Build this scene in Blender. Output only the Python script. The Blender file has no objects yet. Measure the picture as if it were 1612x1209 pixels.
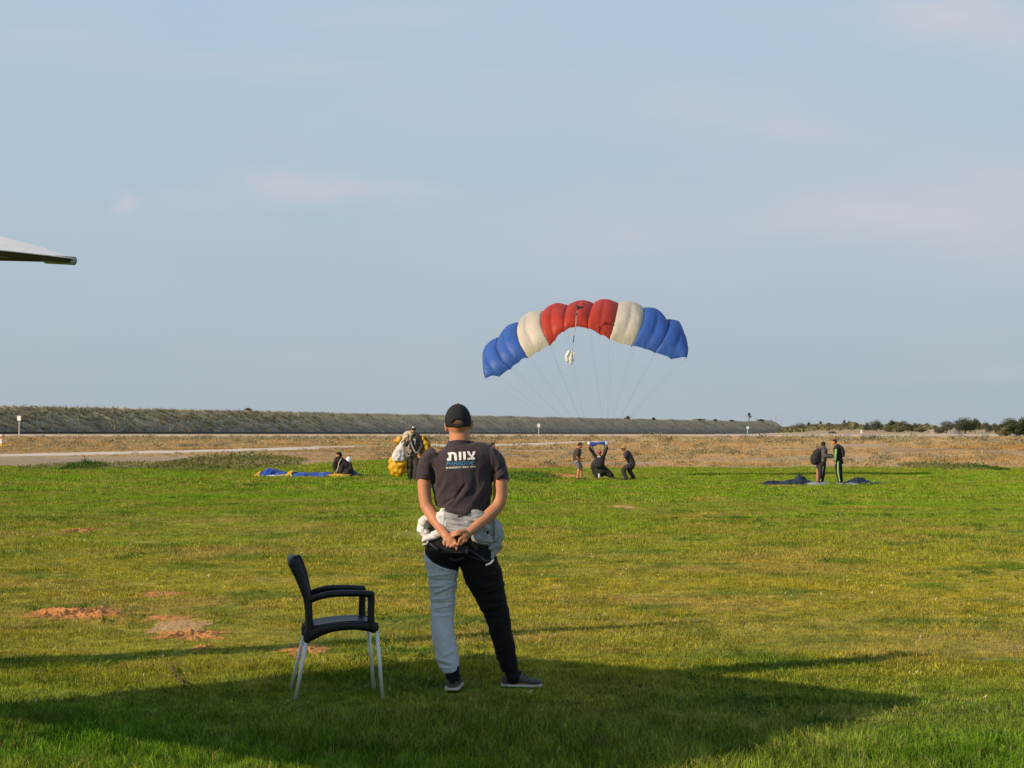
import bpy, math, random
import numpy as np
from mathutils import Vector, Matrix, noise
from mathutils.bvhtree import BVHTree

random.seed(7)
RNG = np.random.default_rng(7)
S = bpy.context.scene
COL = S.collection
R = math.radians

# ------------------------------------------------------------------ camera, sky, sun, exposure
CAM_H = 1.647
FPX = 3000.0
PITCH = math.atan(70.5 / FPX)
cam_d = bpy.data.cameras.new('camera')
cam_d.sensor_fit = 'HORIZONTAL'
cam_d.sensor_width = 36.0
cam_d.lens = 36.0 * FPX / 1612.0
cam_d.clip_start = 0.1
cam_d.clip_end = 12000
cam = bpy.data.objects.new('camera', cam_d)
COL.objects.link(cam)
cam.location = (0, 0, CAM_H)
cam.rotation_euler = (math.pi / 2 + PITCH, 0, 0)
S.camera = cam

SUN_EL = R(24.9)
SUN_DIR = Vector((0.8746 * math.cos(SUN_EL), 0.4848 * math.cos(SUN_EL), -math.sin(SUN_EL))).normalized()
sun_d = bpy.data.lights.new('sun', 'SUN')
sun_d.energy = 5.0
sun_d.angle = R(0.55)
sun_d.color = (1.0, 0.80, 0.58)
sun = bpy.data.objects.new('sun', sun_d)
COL.objects.link(sun)
sun.rotation_euler = SUN_DIR.to_track_quat('-Z', 'Y').to_euler()
sun.location = (-30, -20, 30)

vs = S.view_settings
vs.view_transform = 'Standard'
vs.look = 'None'
vs.exposure = 0.0
vs.gamma = 1.0
vs.use_curve_mapping = False


def P(px, py, D):
    """point seen at a photograph position, at ground distance D"""
    u = (px - 806.0) / FPX
    v = -(py - 604.5) / FPX
    dy = math.cos(PITCH) - v * math.sin(PITCH)
    dz = math.sin(PITCH) + v * math.cos(PITCH)
    t = D / dy
    return Vector((u * t, D, CAM_H + dz * t))


world = bpy.data.worlds.new('World')
S.world = world
world.use_nodes = True
wn, wl = world.node_tree.nodes, world.node_tree.links
wn.clear()


class NT:
    """small node helper"""
    def __init__(s, tree):
        s.n = tree.nodes
        s.l = tree.links

    def new(s, t, ins=None, **kw):
        nd = s.n.new(t)
        for k, v in kw.items():
            setattr(nd, k, v)
        if ins:
            for k, v in ins.items():
                if isinstance(v, bpy.types.NodeSocket):
                    s.l.new(v, nd.inputs[k])
                else:
                    nd.inputs[k].default_value = v
        return nd

    def math(s, op, a, b=None, c=None, clamp=False):
        ins = {0: a}
        if b is not None:
            ins[1] = b
        if c is not None:
            ins[2] = c
        return s.new('ShaderNodeMath', ins, operation=op, use_clamp=clamp).outputs[0]

    def mix(s, f, a, b, blend='MIX'):
        nd = s.new('ShaderNodeMix', data_type='RGBA', blend_type=blend)
        for k, v in ((0, f), (6, a), (7, b)):
            if isinstance(v, bpy.types.NodeSocket):
                s.l.new(v, nd.inputs[k])
            else:
                nd.inputs[k].default_value = v if k == 0 or len(v) == 4 else (*v, 1)
        return nd.outputs[2]

    def ramp(s, f, stops, interp='LINEAR'):
        nd = s.new('ShaderNodeValToRGB')
        nd.color_ramp.interpolation = interp
        e = nd.color_ramp.elements
        while len(e) > 1:
            e.remove(e[0])
        e[0].position = stops[0][0]
        c = stops[0][1]
        e[0].color = (*c, 1) if len(c) == 3 else c
        for p, c in stops[1:]:
            x = e.new(p)
            x.color = (*c, 1) if len(c) == 3 else c
        s.l.new(f, nd.inputs[0])
        return nd.outputs[0]

    def noise(s, vec, scale, detail=3, rough=0.55, out=0, **kw):
        nd = s.new('ShaderNodeTexNoise', {'Scale': scale, 'Detail': detail, 'Roughness': rough}, **kw)
        if vec is not None:
            s.l.new(vec, nd.inputs['Vector'])
        return nd.outputs[out]

    def mapping(s, vec, scale=(1, 1, 1), loc=(0, 0, 0), rot=(0, 0, 0)):
        return s.new('ShaderNodeMapping', {'Vector': vec, 'Scale': scale, 'Location': loc, 'Rotation': rot}).outputs[0]


def build_world():
    k = NT(world.node_tree)
    sky = k.new('ShaderNodeTexSky', sky_type='NISHITA')
    sky.sun_disc = False
    sky.sun_elevation = SUN_EL
    sky.sun_rotation = R(241)
    sky.air_density = 1.0
    sky.dust_density = 2.0
    sky.ozone_density = 1.0
    STR = 0.1
    tc = k.new('ShaderNodeTexCoord')
    sep = k.new('ShaderNodeSeparateXYZ', {0: tc.outputs['Generated']})
    z = sep.outputs[2]
    # thin overcast haze over the clear sky: uniform round the horizon, thinner towards the zenith
    hz = k.ramp(z, [(0.0, (0.405, 0.478, 0.535)), (0.10, (0.440, 0.545, 0.640)), (0.23, (0.440, 0.585, 0.745)),
                    (0.5, (0.33, 0.47, 0.66)), (1.0, (0.24, 0.37, 0.58))])
    hz10 = k.mix(1.0, hz, (1 / STR, 1 / STR, 1 / STR), 'MULTIPLY')
    f = k.ramp(z, [(0.0, (0.97,) * 3), (0.3, (0.88,) * 3), (1.0, (0.5,) * 3)])
    base = k.mix(f, sky.outputs[0], hz10)
    # soft high cloud
    u = k.math('DIVIDE', sep.outputs[0], k.math('MAXIMUM', k.math('ABSOLUTE', sep.outputs[1]), 0.05))
    v = k.math('DIVIDE', z, k.math('MAXIMUM', k.math('ABSOLUTE', sep.outputs[1]), 0.05))
    comb = k.new('ShaderNodeCombineXYZ', {0: u, 1: v, 2: 0.0}).outputs[0]
    fine = k.noise(k.mapping(comb, (14, 42, 1)), 1.0, 5, 0.62)
    broad = k.noise(k.mapping(comb, (3.5, 11, 1), (1.3, 0.4, 0)), 1.0, 4, 0.6)
    tot = k.math('MULTIPLY', k.ramp(broad, [(0.42, (0, 0, 0)), (0.72, (1, 1, 1))]), 0.30)
    tot = k.math('MULTIPLY', tot, k.ramp(v, [(0.0, (0.6,) * 3), (0.25, (1,) * 3)]))
    warp = k.noise(k.mapping(comb, (9, 16, 1), (5, 2, 0)), 1.0, 4, 0.6, out=1)
    wsep = k.new('ShaderNodeSeparateXYZ', {0: warp})
    uu = k.math('ADD', u, k.math('MULTIPLY', k.math('SUBTRACT', wsep.outputs[0], 0.5), 0.075))
    vv = k.math('ADD', v, k.math('MULTIPLY', k.math('SUBTRACT', wsep.outputs[1], 0.5), 0.028))
    blobs = [(455, 293, 62, 20, .62), (540, 296, 60, 16, .34), (650, 303, 85, 17, .30), (960, 370, 160, 60, .16), (1480, 330, 260, 90, .20), (1250, 160, 200, 50, .14), (201, 320, 24, 13, .65), (330, 325, 70, 16, .22),
             (1500, 22, 120, 34, .60), (1590, 70, 90, 34, .45), (1265, 205, 85, 22, .35), (1120, 160, 110, 40, .22), (1330, 345, 150, 26, .30),
             (1540, 300, 160, 60, .30), (300, 95, 210, 22, .22), (470, 112, 90, 14, .22), (850, 385, 190, 50, .16), (60, 60, 90, 16, .2),
             (1600, 590, 60, 12, .15), (1450, 590, 60, 8, .12), (600, 20, 160, 20, .2)]
    for (px, py, wx, wy, a) in blobs:
        du = k.math('MULTIPLY', k.math('SUBTRACT', uu, (px - 806) / FPX), FPX / wx)
        dv = k.math('MULTIPLY', k.math('SUBTRACT', vv, (675 - py) / FPX), FPX / (wy * 1.1))
        r2 = k.math('ADD', k.math('MULTIPLY', du, du), k.math('MULTIPLY', dv, dv))
        g = k.math('MULTIPLY', k.math('EXPONENT', k.math('MULTIPLY', r2, -0.9)), a)
        tot = k.math('ADD', tot, g)
    det = k.ramp(fine, [(0.25, (0.55,) * 3), (0.75, (1.25,) * 3)])
    tot = k.math('MULTIPLY', k.math('MULTIPLY', tot, det), 1.0, clamp=True)
    cloudc = (0.62 / STR, 0.605 / STR, 0.645 / STR)
    colr = k.mix(tot, base, cloudc)
    bg = k.new('ShaderNodeBackground', {'Color': colr, 'Strength': STR})
    out = k.new('ShaderNodeOutputWorld', {'Surface': bg.outputs[0]})


build_world()


# ------------------------------------------------------------------ tagging helpers
def tag(o, label=None, cat=None, group=None, kind=None):
    if label:
        o['label'] = label
    if cat:
        o['category'] = cat
    if group:
        o['group'] = group
    if kind:
        o['kind'] = kind
    return o


def thing(name, label, cat, loc=(0, 0, 0), group=None):
    o = bpy.data.objects.new(name, None)
    o.empty_display_size = 0.2
    COL.objects.link(o)
    o.location = loc
    return tag(o, label, cat, group)


# ------------------------------------------------------------------ materials
MATS = {}


def fabric(name, col, rough=0.85, var=0.12, bump=0.25, scale=90.0, sheen=0.0, fold=0.0):
    if name in MATS:
        return MATS[name]
    m = bpy.data.materials.new(name)
    m.use_nodes = True
    m.node_tree.nodes.clear()
    k = NT(m.node_tree)
    g = k.new('ShaderNodeNewGeometry').outputs['Position']
    n1 = k.noise(g, scale * 0.12, 4)
    c = k.mix(n1, [x * (1 - var) for x in col], [min(1, x * (1 + var)) for x in col])
    nb = k.noise(g, scale, 3)
    h = nb
    if fold:
        nf = k.noise(k.mapping(g, (1, 1, 0.45)), 14.0, 3, 0.5)
        h = k.math('ADD', nb, k.math('MULTIPLY', nf, fold * 12))
    b = k.new('ShaderNodeBump', {'Strength': bump, 'Distance': 0.004, 'Height': h})
    p = k.new('ShaderNodeBsdfPrincipled', {'Base Color': c, 'Roughness': rough, 'Normal': b.outputs[0]})
    p.inputs['Specular IOR Level'].default_value = 0.25
    if sheen:
        p.inputs['Sheen Weight'].default_value = sheen
    k.new('ShaderNodeOutputMaterial', {'Surface': p.outputs[0]})
    MATS[name] = m
    return m


def plain(name, col, rough=0.5, metal=0.0, var=0.08, scale=30, spec=0.5, bump=0.1):
    if name in MATS:
        return MATS[name]
    m = bpy.data.materials.new(name)
    m.use_nodes = True
    m.node_tree.nodes.clear()
    k = NT(m.node_tree)
    g = k.new('ShaderNodeNewGeometry').outputs['Position']
    n1 = k.noise(g, scale, 4)
    c = k.mix(n1, [x * (1 - var) for x in col], [min(1, x * (1 + var)) for x in col])
    b = k.new('ShaderNodeBump', {'Strength': bump, 'Distance': 0.002, 'Height': k.noise(g, scale * 6, 3)})
    p = k.new('ShaderNodeBsdfPrincipled', {'Base Color': c, 'Roughness': rough, 'Metallic': metal, 'Normal': b.outputs[0]})
    p.inputs['Specular IOR Level'].default_value = spec
    k.new('ShaderNodeOutputMaterial', {'Surface': p.outputs[0]})
    MATS[name] = m
    return m


def skin_mat():
    m = bpy.data.materials.new('skin')
    m.use_nodes = True
    m.node_tree.nodes.clear()
    k = NT(m.node_tree)
    g = k.new('ShaderNodeNewGeometry').outputs['Position']
    n1 = k.noise(g, 18, 4)
    n2 = k.noise(g, 140, 3)
    c = k.mix(n1, (0.46, 0.195, 0.10), (0.60, 0.29, 0.155))
    c = k.mix(k.math('MULTIPLY', n2, 0.35), c, (0.36, 0.13, 0.075))
    n3 = k.noise(g, 45, 4, 0.7)
    c = k.mix(k.ramp(n3, [(0.5, (0,) * 3), (0.75, (0.45,) * 3)]), c, (0.50, 0.16, 0.10))
    b = k.new('ShaderNodeBump', {'Strength': 0.2, 'Distance': 0.002, 'Height': n2})
    p = k.new('ShaderNodeBsdfPrincipled', {'Base Color': c, 'Roughness': 0.55, 'Normal': b.outputs[0]})
    p.inputs['Subsurface Weight'].default_value = 0.12
    p.inputs['Subsurface Radius'].default_value = (0.02, 0.008, 0.004)
    p.inputs['Subsurface Scale'].default_value = 0.4
    p.inputs['Specular IOR Level'].default_value = 0.35
    k.new('ShaderNodeOutputMaterial', {'Surface': p.outputs[0]})
    return m


SKIN = skin_mat()


def nylon(name, col, trans=0.35):
    m = bpy.data.materials.new(name)
    m.use_nodes = True
    m.node_tree.nodes.clear()
    k = NT(m.node_tree)
    g = k.new('ShaderNodeNewGeometry').outputs['Position']
    n1 = k.noise(g, 1.4, 4)
    c = k.mix(n1, [x * 0.84 for x in col], [min(1, x * 1.14) for x in col])
    b = k.new('ShaderNodeBump', {'Strength': 0.55, 'Distance': 0.06, 'Height': k.noise(k.mapping(g, (1, 1, 0.5)), 5.0, 5, 0.62)})
    p = k.new('ShaderNodeBsdfPrincipled', {'Base Color': c, 'Roughness': 0.5, 'Normal': b.outputs[0]})
    p.inputs['Specular IOR Level'].default_value = 0.4
    t = k.new('ShaderNodeBsdfTranslucent', {'Color': c, 'Normal': b.outputs[0]})
    mx = k.new('ShaderNodeMixShader', {0: trans, 1: p.outputs[0], 2: t.outputs[0]})
    k.new('ShaderNodeOutputMaterial', {'Surface': mx.outputs[0]})
    return m


# ------------------------------------------------------------------ terrain
def sstep(a, b, x):
    t = np.clip((x - a) / (b - a), 0, 1)
    return t * t * (3 - 2 * t)


def ground_z(x, y):
    x = np.asarray(x, float)
    y = np.asarray(y, float)
    ys = np.maximum(y, 1.0)
    side = sstep(-0.06, 0.02, x / ys)
    dip = -0.6 * sstep(22, 80, y) * (1 - sstep(115, 320, y)) * side
    base = CAM_H - 0.002667 * y
    flat = CAM_H - 0.0002 * y
    t = sstep(640, 1000, y) * sstep(0.135, 0.165, x / ys)
    far = np.where(y > 617, base * (1 - t) + flat * t, 0.0)
    swell = 0.9 * np.exp(-((x - 40) / 16) ** 2 - ((y - 175) / 35) ** 2)   # pale rise at the right
    berm = 0.28 * np.exp(-((y - (92 + 0.25 * x)) / 6.0) ** 2) * sstep(-34, -12, x) * (1 - side) * 0.6
    und = 0.02 * np.sin(x * 0.9 + y * 0.23) * np.sin(y * 0.31 + 1.3) * sstep(13, 30, y)
    und = und + 0.006 * np.sin(x * 5.1 + 0.7) * np.sin(y * 3.3)
    return dip + far + swell + berm + und


def gz(x, y):
    return float(ground_z(x, y))


def grass_edge(x):
    """distance at which the mown lawn ends"""
    x = np.asarray(x, float)
    return 80 + 30 * sstep(-14, 6, x) + 1.5 * np.sin(x * 0.8) + 1.0 * np.sin(x * 2.3 + 1) + 4 * sstep(8, 30, x) * 0


# colour of the lawn, shared by soil sheet and blades
def turf_colour(k, pos, blade):
    flat = k.mapping(pos, (1, 1, 0))
    sep = k.new('ShaderNodeSeparateXYZ', {0: pos})
    y = sep.outputs[1]
    yn = k.math('DIVIDE', y, 110.0)
    g = [(0.0, (0.085, 0.240, 0.012)), (0.094, (0.095, 0.245, 0.013)), (0.104, (0.135, 0.250, 0.016)), (0.118, (0.270, 0.275, 0.028)), (0.17, (0.385, 0.330, 0.036)),
         (0.23, (0.320, 0.325, 0.034)), (0.34, (0.215, 0.325, 0.020)), (0.45, (0.190, 0.345, 0.016)), (0.60, (0.185, 0.350, 0.014)), (0.8, (0.205, 0.365, 0.015)), (1.0, (0.225, 0.355, 0.022))]
    base = k.ramp(yn, g)
    wob = k.noise(flat, 0.16, 3, 0.6)
    yl = k.ramp(wob, [(0.40, (0, 0, 0)), (0.62, (1, 1, 1))])
    c = k.mix(k.math('MULTIPLY', yl, 0.45), base, (0.30, 0.265, 0.040))
    pn = k.noise(k.mapping(flat, (1, 1, 1), (31, 7, 0)), 0.42, 4, 0.6)
    dry = k.ramp(pn, [(0.52, (0, 0, 0)), (0.62, (1, 1, 1))])
    dry = k.math('MULTIPLY', dry, k.new('ShaderNodeMapRange', {0: y, 1: 11.0, 2: 13.0, 3: 0.15, 4: 1.0}).outputs[0])
    c = k.mix(k.math('MULTIPLY', dry, 0.70), c, (0.42, 0.31, 0.075))
    gn = k.noise(k.mapping(flat, (1, 1, 1), (3, 71, 0)), 0.75, 4, 0.65)
    dark = k.ramp(gn, [(0.52, (0, 0, 0)), (0.62, (1, 1, 1))])
    c = k.mix(k.math('MULTIPLY', dark, 0.72), c, (0.075, 0.175, 0.016))
    band = k.noise(k.mapping(flat, (0.10, 0.42, 1), (3, 71, 0)), 1.0, 3, 0.6)
    c = k.mix(k.math('MULTIPLY', k.ramp(band, [(0.46, (0, 0, 0)), (0.62, (1, 1, 1))]), 0.30), c, (0.32, 0.26, 0.075))
    fine = k.noise(flat, 7.0, 3, 0.7)
    fr = k.ramp(fine, [(0.32, (0.60,) * 3), (0.66, (1.32,) * 3)])
    c = k.mix(1.0, c, fr, 'MULTIPLY')
    mot = k.noise(k.mapping(flat, (1, 1, 1), (9, 3, 0)), 2.1, 4, 0.7)
    c = k.mix(1.0, c, k.ramp(mot, [(0.34, (0.62, 0.70, 0.62)), (0.60, (1.22, 1.18, 1.2))]), 'MULTIPLY')
    return c, sep


def ground_mat():
    m = bpy.data.materials.new('ground')
    m.use_nodes = True
    m.node_tree.nodes.clear()
    k = NT(m.node_tree)
    pos = k.new('ShaderNodeNewGeometry').outputs['Position']
    c, sep = turf_colour(k, pos, False)
    flat = k.mapping(pos, (1, 1, 0))
    soil = k.mix(k.noise(flat, 5, 4), (0.10, 0.105, 0.022), (0.21, 0.17, 0.040))
    spk = k.noise(flat, 30, 3, 0.7)
    near = k.mix(k.ramp(spk, [(0.30, (0.5,) * 3), (0.55, (1,) * 3)]), soil, c)
    x, y = sep.outputs[0], sep.outputs[1]
    # lawn edge
    ex = k.new('ShaderNodeMapRange', {0: x, 1: -14.0, 2: 6.0, 3: 80.0, 4: 110.0}, interpolation_type='SMOOTHSTEP').outputs[0]
    en = k.math('MULTIPLY', k.math('SUBTRACT', k.noise(flat, 0.35, 4, 0.7), 0.5), 9.0)
    t = k.math('SUBTRACT', y, k.math('ADD', ex, en))
    far = k.math('MULTIPLY', t, 0.5, clamp=True)
    # dry field
    d1 = k.noise(k.mapping(flat, (0.05, 0.05, 1)), 1.0, 5, 0.65)
    d2 = k.noise(flat, 0.6, 4, 0.7)
    dryc = k.ramp(d1, [(0.25, (0.30, 0.19, 0.09)), (0.42, (0.40, 0.28, 0.15)), (0.55, (0.46, 0.35, 0.22)), (0.68, (0.34, 0.26, 0.12)), (0.8, (0.48, 0.37, 0.24))])
    dryc = k.mix(1.0, dryc, k.ramp(d2, [(0.3, (0.75,) * 3), (0.7, (1.2,) * 3)]), 'MULTIPLY')
    # bare pale soil strip beside the lawn on the left
    lft = k.new('ShaderNodeMapRange', {0: x, 1: -16.0, 2: -20.0, 3: 0.0, 4: 1.0}).outputs[0]
    nearb = k.new('ShaderNodeMapRange', {0: y, 1: 112.0, 2: 104.0, 3: 0.0, 4: 1.0}).outputs[0]
    dryc = k.mix(k.math('MULTIPLY', k.math('MULTIPLY', lft, nearb), k.ramp(d2, [(0.3, (0.3,) * 3), (0.55, (1,) * 3)])), dryc, (0.34, 0.27, 0.18))
    col = k.mix(far, near, dryc)
    b = k.new('ShaderNodeBump', {'Strength': 0.6, 'Distance': 0.03, 'Height': spk})
    p = k.new('ShaderNodeBsdfPrincipled', {'Base Color': col, 'Roughness': 0.95, 'Normal': b.outputs[0]})
    p.inputs['Specular IOR Level'].default_value = 0.1
    k.new('ShaderNodeOutputMaterial', {'Surface': p.outputs[0]})
    return m


def mesh_obj(name, verts, faces, mat=None, parent=None, smooth=True, origin=None):
    me = bpy.data.meshes.new(name)
    me.from_pydata([tuple(v) for v in verts], [], faces)
    me.update()
    return link_mesh(name, me, mat, parent, smooth, origin)


def link_mesh(name, me, mat=None, parent=None, smooth=True, origin=None):
    o = bpy.data.objects.new(name, me)
    COL.objects.link(o)
    me.name = name
    if mat is not None:
        me.materials.clear()
        me.materials.append(mat)
    if smooth and len(me.polygons):
        me.polygons.foreach_set('use_smooth', [True] * len(me.polygons))
    org = None
    if parent is not None:
        o.parent = parent
        org = Vector((0, 0, 0))
        q = parent
        while q is not None:
            org += q.location
            q = q.parent
    elif origin is not None:
        org = Vector(origin)
        o.location = org
    if org is not None:
        me.transform(Matrix.Translation(-org))
    return o


def grid_mesh(xs, ys, zf):
    X, Y = np.meshgrid(xs, ys)
    Z = zf(X, Y)
    nx, ny = len(xs), len(ys)
    v = np.stack([X.ravel(), Y.ravel(), Z.ravel()], 1)
    i = np.arange(nx - 1)[None, :] + np.arange(ny - 1)[:, None] * nx
    f = np.stack([i, i + 1, i + 1 + nx, i + nx], -1).reshape(-1, 4)
    return v, f.tolist()


ys = np.concatenate([np.arange(-60, 6, 3.0), np.arange(6, 24, 0.12), np.arange(24, 60, 0.6), np.arange(60, 130, 1.5), np.geomspace(130, 6000, 90)])
xp = np.concatenate([np.arange(0, 5, 0.12), np.arange(5, 30, 0.8), np.arange(30, 80, 4), np.geomspace(80, 3500, 24)])
xs = np.concatenate([-xp[:0:-1], xp])
v, f = grid_mesh(xs, ys, ground_z)
ground = mesh_obj('ground', v, f, ground_mat())
tag(ground, 'grassy landing field running into dry scrubland', kind='structure')


# ------------------------------------------------------------------ roads
def road_mat():
    m = bpy.data.materials.new('dirt_road')
    m.use_nodes = True
    m.node_tree.nodes.clear()
    k = NT(m.node_tree)
    pos = k.new('ShaderNodeNewGeometry').outputs['Position']
    flat = k.mapping(pos, (1, 1, 0))
    n = k.noise(flat, 0.5, 5, 0.7)
    c = k.ramp(n, [(0.3, (0.50, 0.42, 0.32)), (0.5, (0.62, 0.53, 0.42)), (0.7, (0.70, 0.61, 0.49))])
    p = k.new('ShaderNodeBsdfPrincipled', {'Base Color': c, 'Roughness': 0.95})
    k.new('ShaderNodeOutputMaterial', {'Surface': p.outputs[0]})
    return m


ROAD = road_mat()


def strip(name, pts, width, label, lift=0.02, n=160, wob=0.3):
    pts = np.array(pts, float)
    seg = np.r_[0, np.cumsum(np.hypot(*np.diff(pts, axis=0).T))]
    t = np.linspace(0, seg[-1], n)
    cx = np.interp(t, seg, pts[:, 0])
    cy = np.interp(t, seg, pts[:, 1])
    for _ in range(12):
        cx[1:-1] = (cx[:-2] + cx[2:] + cx[1:-1]) / 3
        cy[1:-1] = (cy[:-2] + cy[2:] + cy[1:-1]) / 3
    tx, ty = np.gradient(cx), np.gradient(cy)
    L = np.hypot(tx, ty)
    nx, ny = -ty / L, tx / L
    vs_, fs = [], []
    cols = [-1, -0.9, -0.5, 0, 0.5, 0.9, 1]
    for i in range(n):
        for q in cols:
            w = width * 0.5 * q * (1 + wob * 0.3 * math.sin(i * 0.7 + q * 3) * abs(q))
            x, y = cx[i] + nx[i] * w, cy[i] + ny[i] * w
            vs_.append((x, y, gz(x, y) + lift - (0.12 if abs(q) == 1 else 0)))
    m = len(cols)
    for i in range(n - 1):
        for j in range(m - 1):
            a = i * m + j
            fs.append((a, a + m, a + m + 1, a + 1))
    o = mesh_obj(name, vs_, fs, ROAD)
    tag(o, label, kind='structure')
    return o


strip('dirt_road', [(-75, 55), (-48, 90), (-31, 117), (-23, 139), (-12, 180), (12, 262), (40, 330)], 7.5, 'pale dirt road crossing the dry field behind the lawn')
strip('gravel_track', [(-260, 462), (-60, 462), (100, 470), (500, 520)], 60, 'pale gravel track along the foot of the long embankment', lift=0.05)
strip('side_track', [(-120, 318), (-60, 330), (-10, 345)], 14, 'narrow pale track beyond the scrub on the left', lift=0.05)
strip('far_track', [(60, 560), (160, 540), (330, 520)], 9, 'thin pale track below the distant trees', lift=0.15, wob=0)


# ------------------------------------------------------------------ embankment
EA = Vector((-161, 600, 0))
EB = Vector((212, 1443, 0))
EDIR = (EB - EA)
ELEN = EDIR.length
EDIR.normalize()
ENRM = Vector((EDIR.y, -EDIR.x, 0))     # towards the camera side


def emb_mat():
    m = bpy.data.materials.new('embankment')
    m.use_nodes = True
    m.node_tree.nodes.clear()
    k = NT(m.node_tree)
    uv = k.new('ShaderNodeAttribute', attribute_name='slope_uv').outputs['Vector']
    sep = k.new('ShaderNodeSeparateXYZ', {0: uv})
    u, v = sep.outputs[0], sep.outputs[1]         # metres along, 0..1 up
    sk = k.math('ADD', k.math('MULTIPLY', u, 0.35), k.math('MULTIPLY', v, 4.0))
    cv = k.new('ShaderNodeCombineXYZ', {0: sk, 1: k.math('MULTIPLY', v, 1.0), 2: 0.0}).outputs[0]
    st = k.noise(cv, 1.0, 4, 0.65)
    lum = k.noise(k.new('ShaderNodeCombineXYZ', {0: k.math('MULTIPLY', u, 0.12), 1: k.math('MULTIPLY', v, 3.0), 2: 0.0}).outputs[0], 1.0, 4, 0.6)
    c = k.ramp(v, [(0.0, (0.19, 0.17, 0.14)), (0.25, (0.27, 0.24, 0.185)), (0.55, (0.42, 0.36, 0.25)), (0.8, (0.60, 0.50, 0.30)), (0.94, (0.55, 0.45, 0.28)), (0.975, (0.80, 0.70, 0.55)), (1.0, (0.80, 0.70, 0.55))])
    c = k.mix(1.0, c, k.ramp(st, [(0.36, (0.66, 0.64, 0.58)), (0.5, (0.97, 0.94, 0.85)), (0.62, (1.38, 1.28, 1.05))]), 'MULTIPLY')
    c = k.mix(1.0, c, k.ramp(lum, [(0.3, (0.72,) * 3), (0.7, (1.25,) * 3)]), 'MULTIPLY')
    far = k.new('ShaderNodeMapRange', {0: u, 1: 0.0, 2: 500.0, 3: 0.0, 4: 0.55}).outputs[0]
    c = k.mix(far, c, (0.30, 0.26, 0.21))  # distance haze tint mixed into the slope colour
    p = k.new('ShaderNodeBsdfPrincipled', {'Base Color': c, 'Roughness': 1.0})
    p.inputs['Specular IOR Level'].default_value = 0.1
    k.new('ShaderNodeOutputMaterial', {'Surface': p.outputs[0]})
    return m


def build_embankment():
    H, RUN, TOPW = 9.6, 16.0, 8.0
    us = np.concatenate([np.linspace(-330, ELEN, 420), ELEN + np.array([3, 7, 11, 14])])
    prof = [(0, 0.0), (0.12, 0.03), (.25, .25), (.4, .4), (.55, .55), (.7, .7), (.85, .86), (.97, .97), (1.0, 1.0)]
    vs_, uv, fs = [], [], []
    for i, u in enumerate(us):
        k = 1.0 if u <= ELEN else max(0.02, 1 - (u - ELEN) / 14.2)
        base = EA + EDIR * float(u)
        b0 = gz(base.x, base.y) - 0.3
        row = []
        for (r, h) in prof:
            jit = 0.35 * noise.noise(Vector((u * 0.25, h * 4, 3.1))) + 0.25 * noise.noise(Vector((u * 0.9, h * 9, 8)))
            p = base - ENRM * (RUN * r)
            vs_.append((p.x + ENRM.x * jit, p.y + ENRM.y * jit, b0 + (H * h) * k + (jit * 0.45 if 0.05 < h < 1 else 0.45 * (noise.noise(Vector((u * .05, 0, 0))) + 0.5 * noise.noise(Vector((u * .35, 3, 0)))) * (h >= 1))))
            uv.append((u, h, 0))
        for (dr, h) in ((RUN + TOPW, 1.0), (RUN * 2 + TOPW, 0.0)):
            p = base - ENRM * dr
            vs_.append((p.x, p.y, b0 + H * h * k))
            uv.append((u, h, 0))
    m = len(prof) + 2
    for i in range(len(us) - 1):
        for j in range(m - 1):
            a = i * m + j
            fs.append((a, a + m, a + m + 1, a + 1))
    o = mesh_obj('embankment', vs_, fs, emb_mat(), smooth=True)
    at = o.data.attributes.new('slope_uv', 'FLOAT_VECTOR', 'POINT')
    at.data.foreach_set('vector', np.array(uv, np.float32).ravel())
    tag(o, 'long straight reservoir embankment with brush on its slope', kind='structure')


build_embankment()


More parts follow.
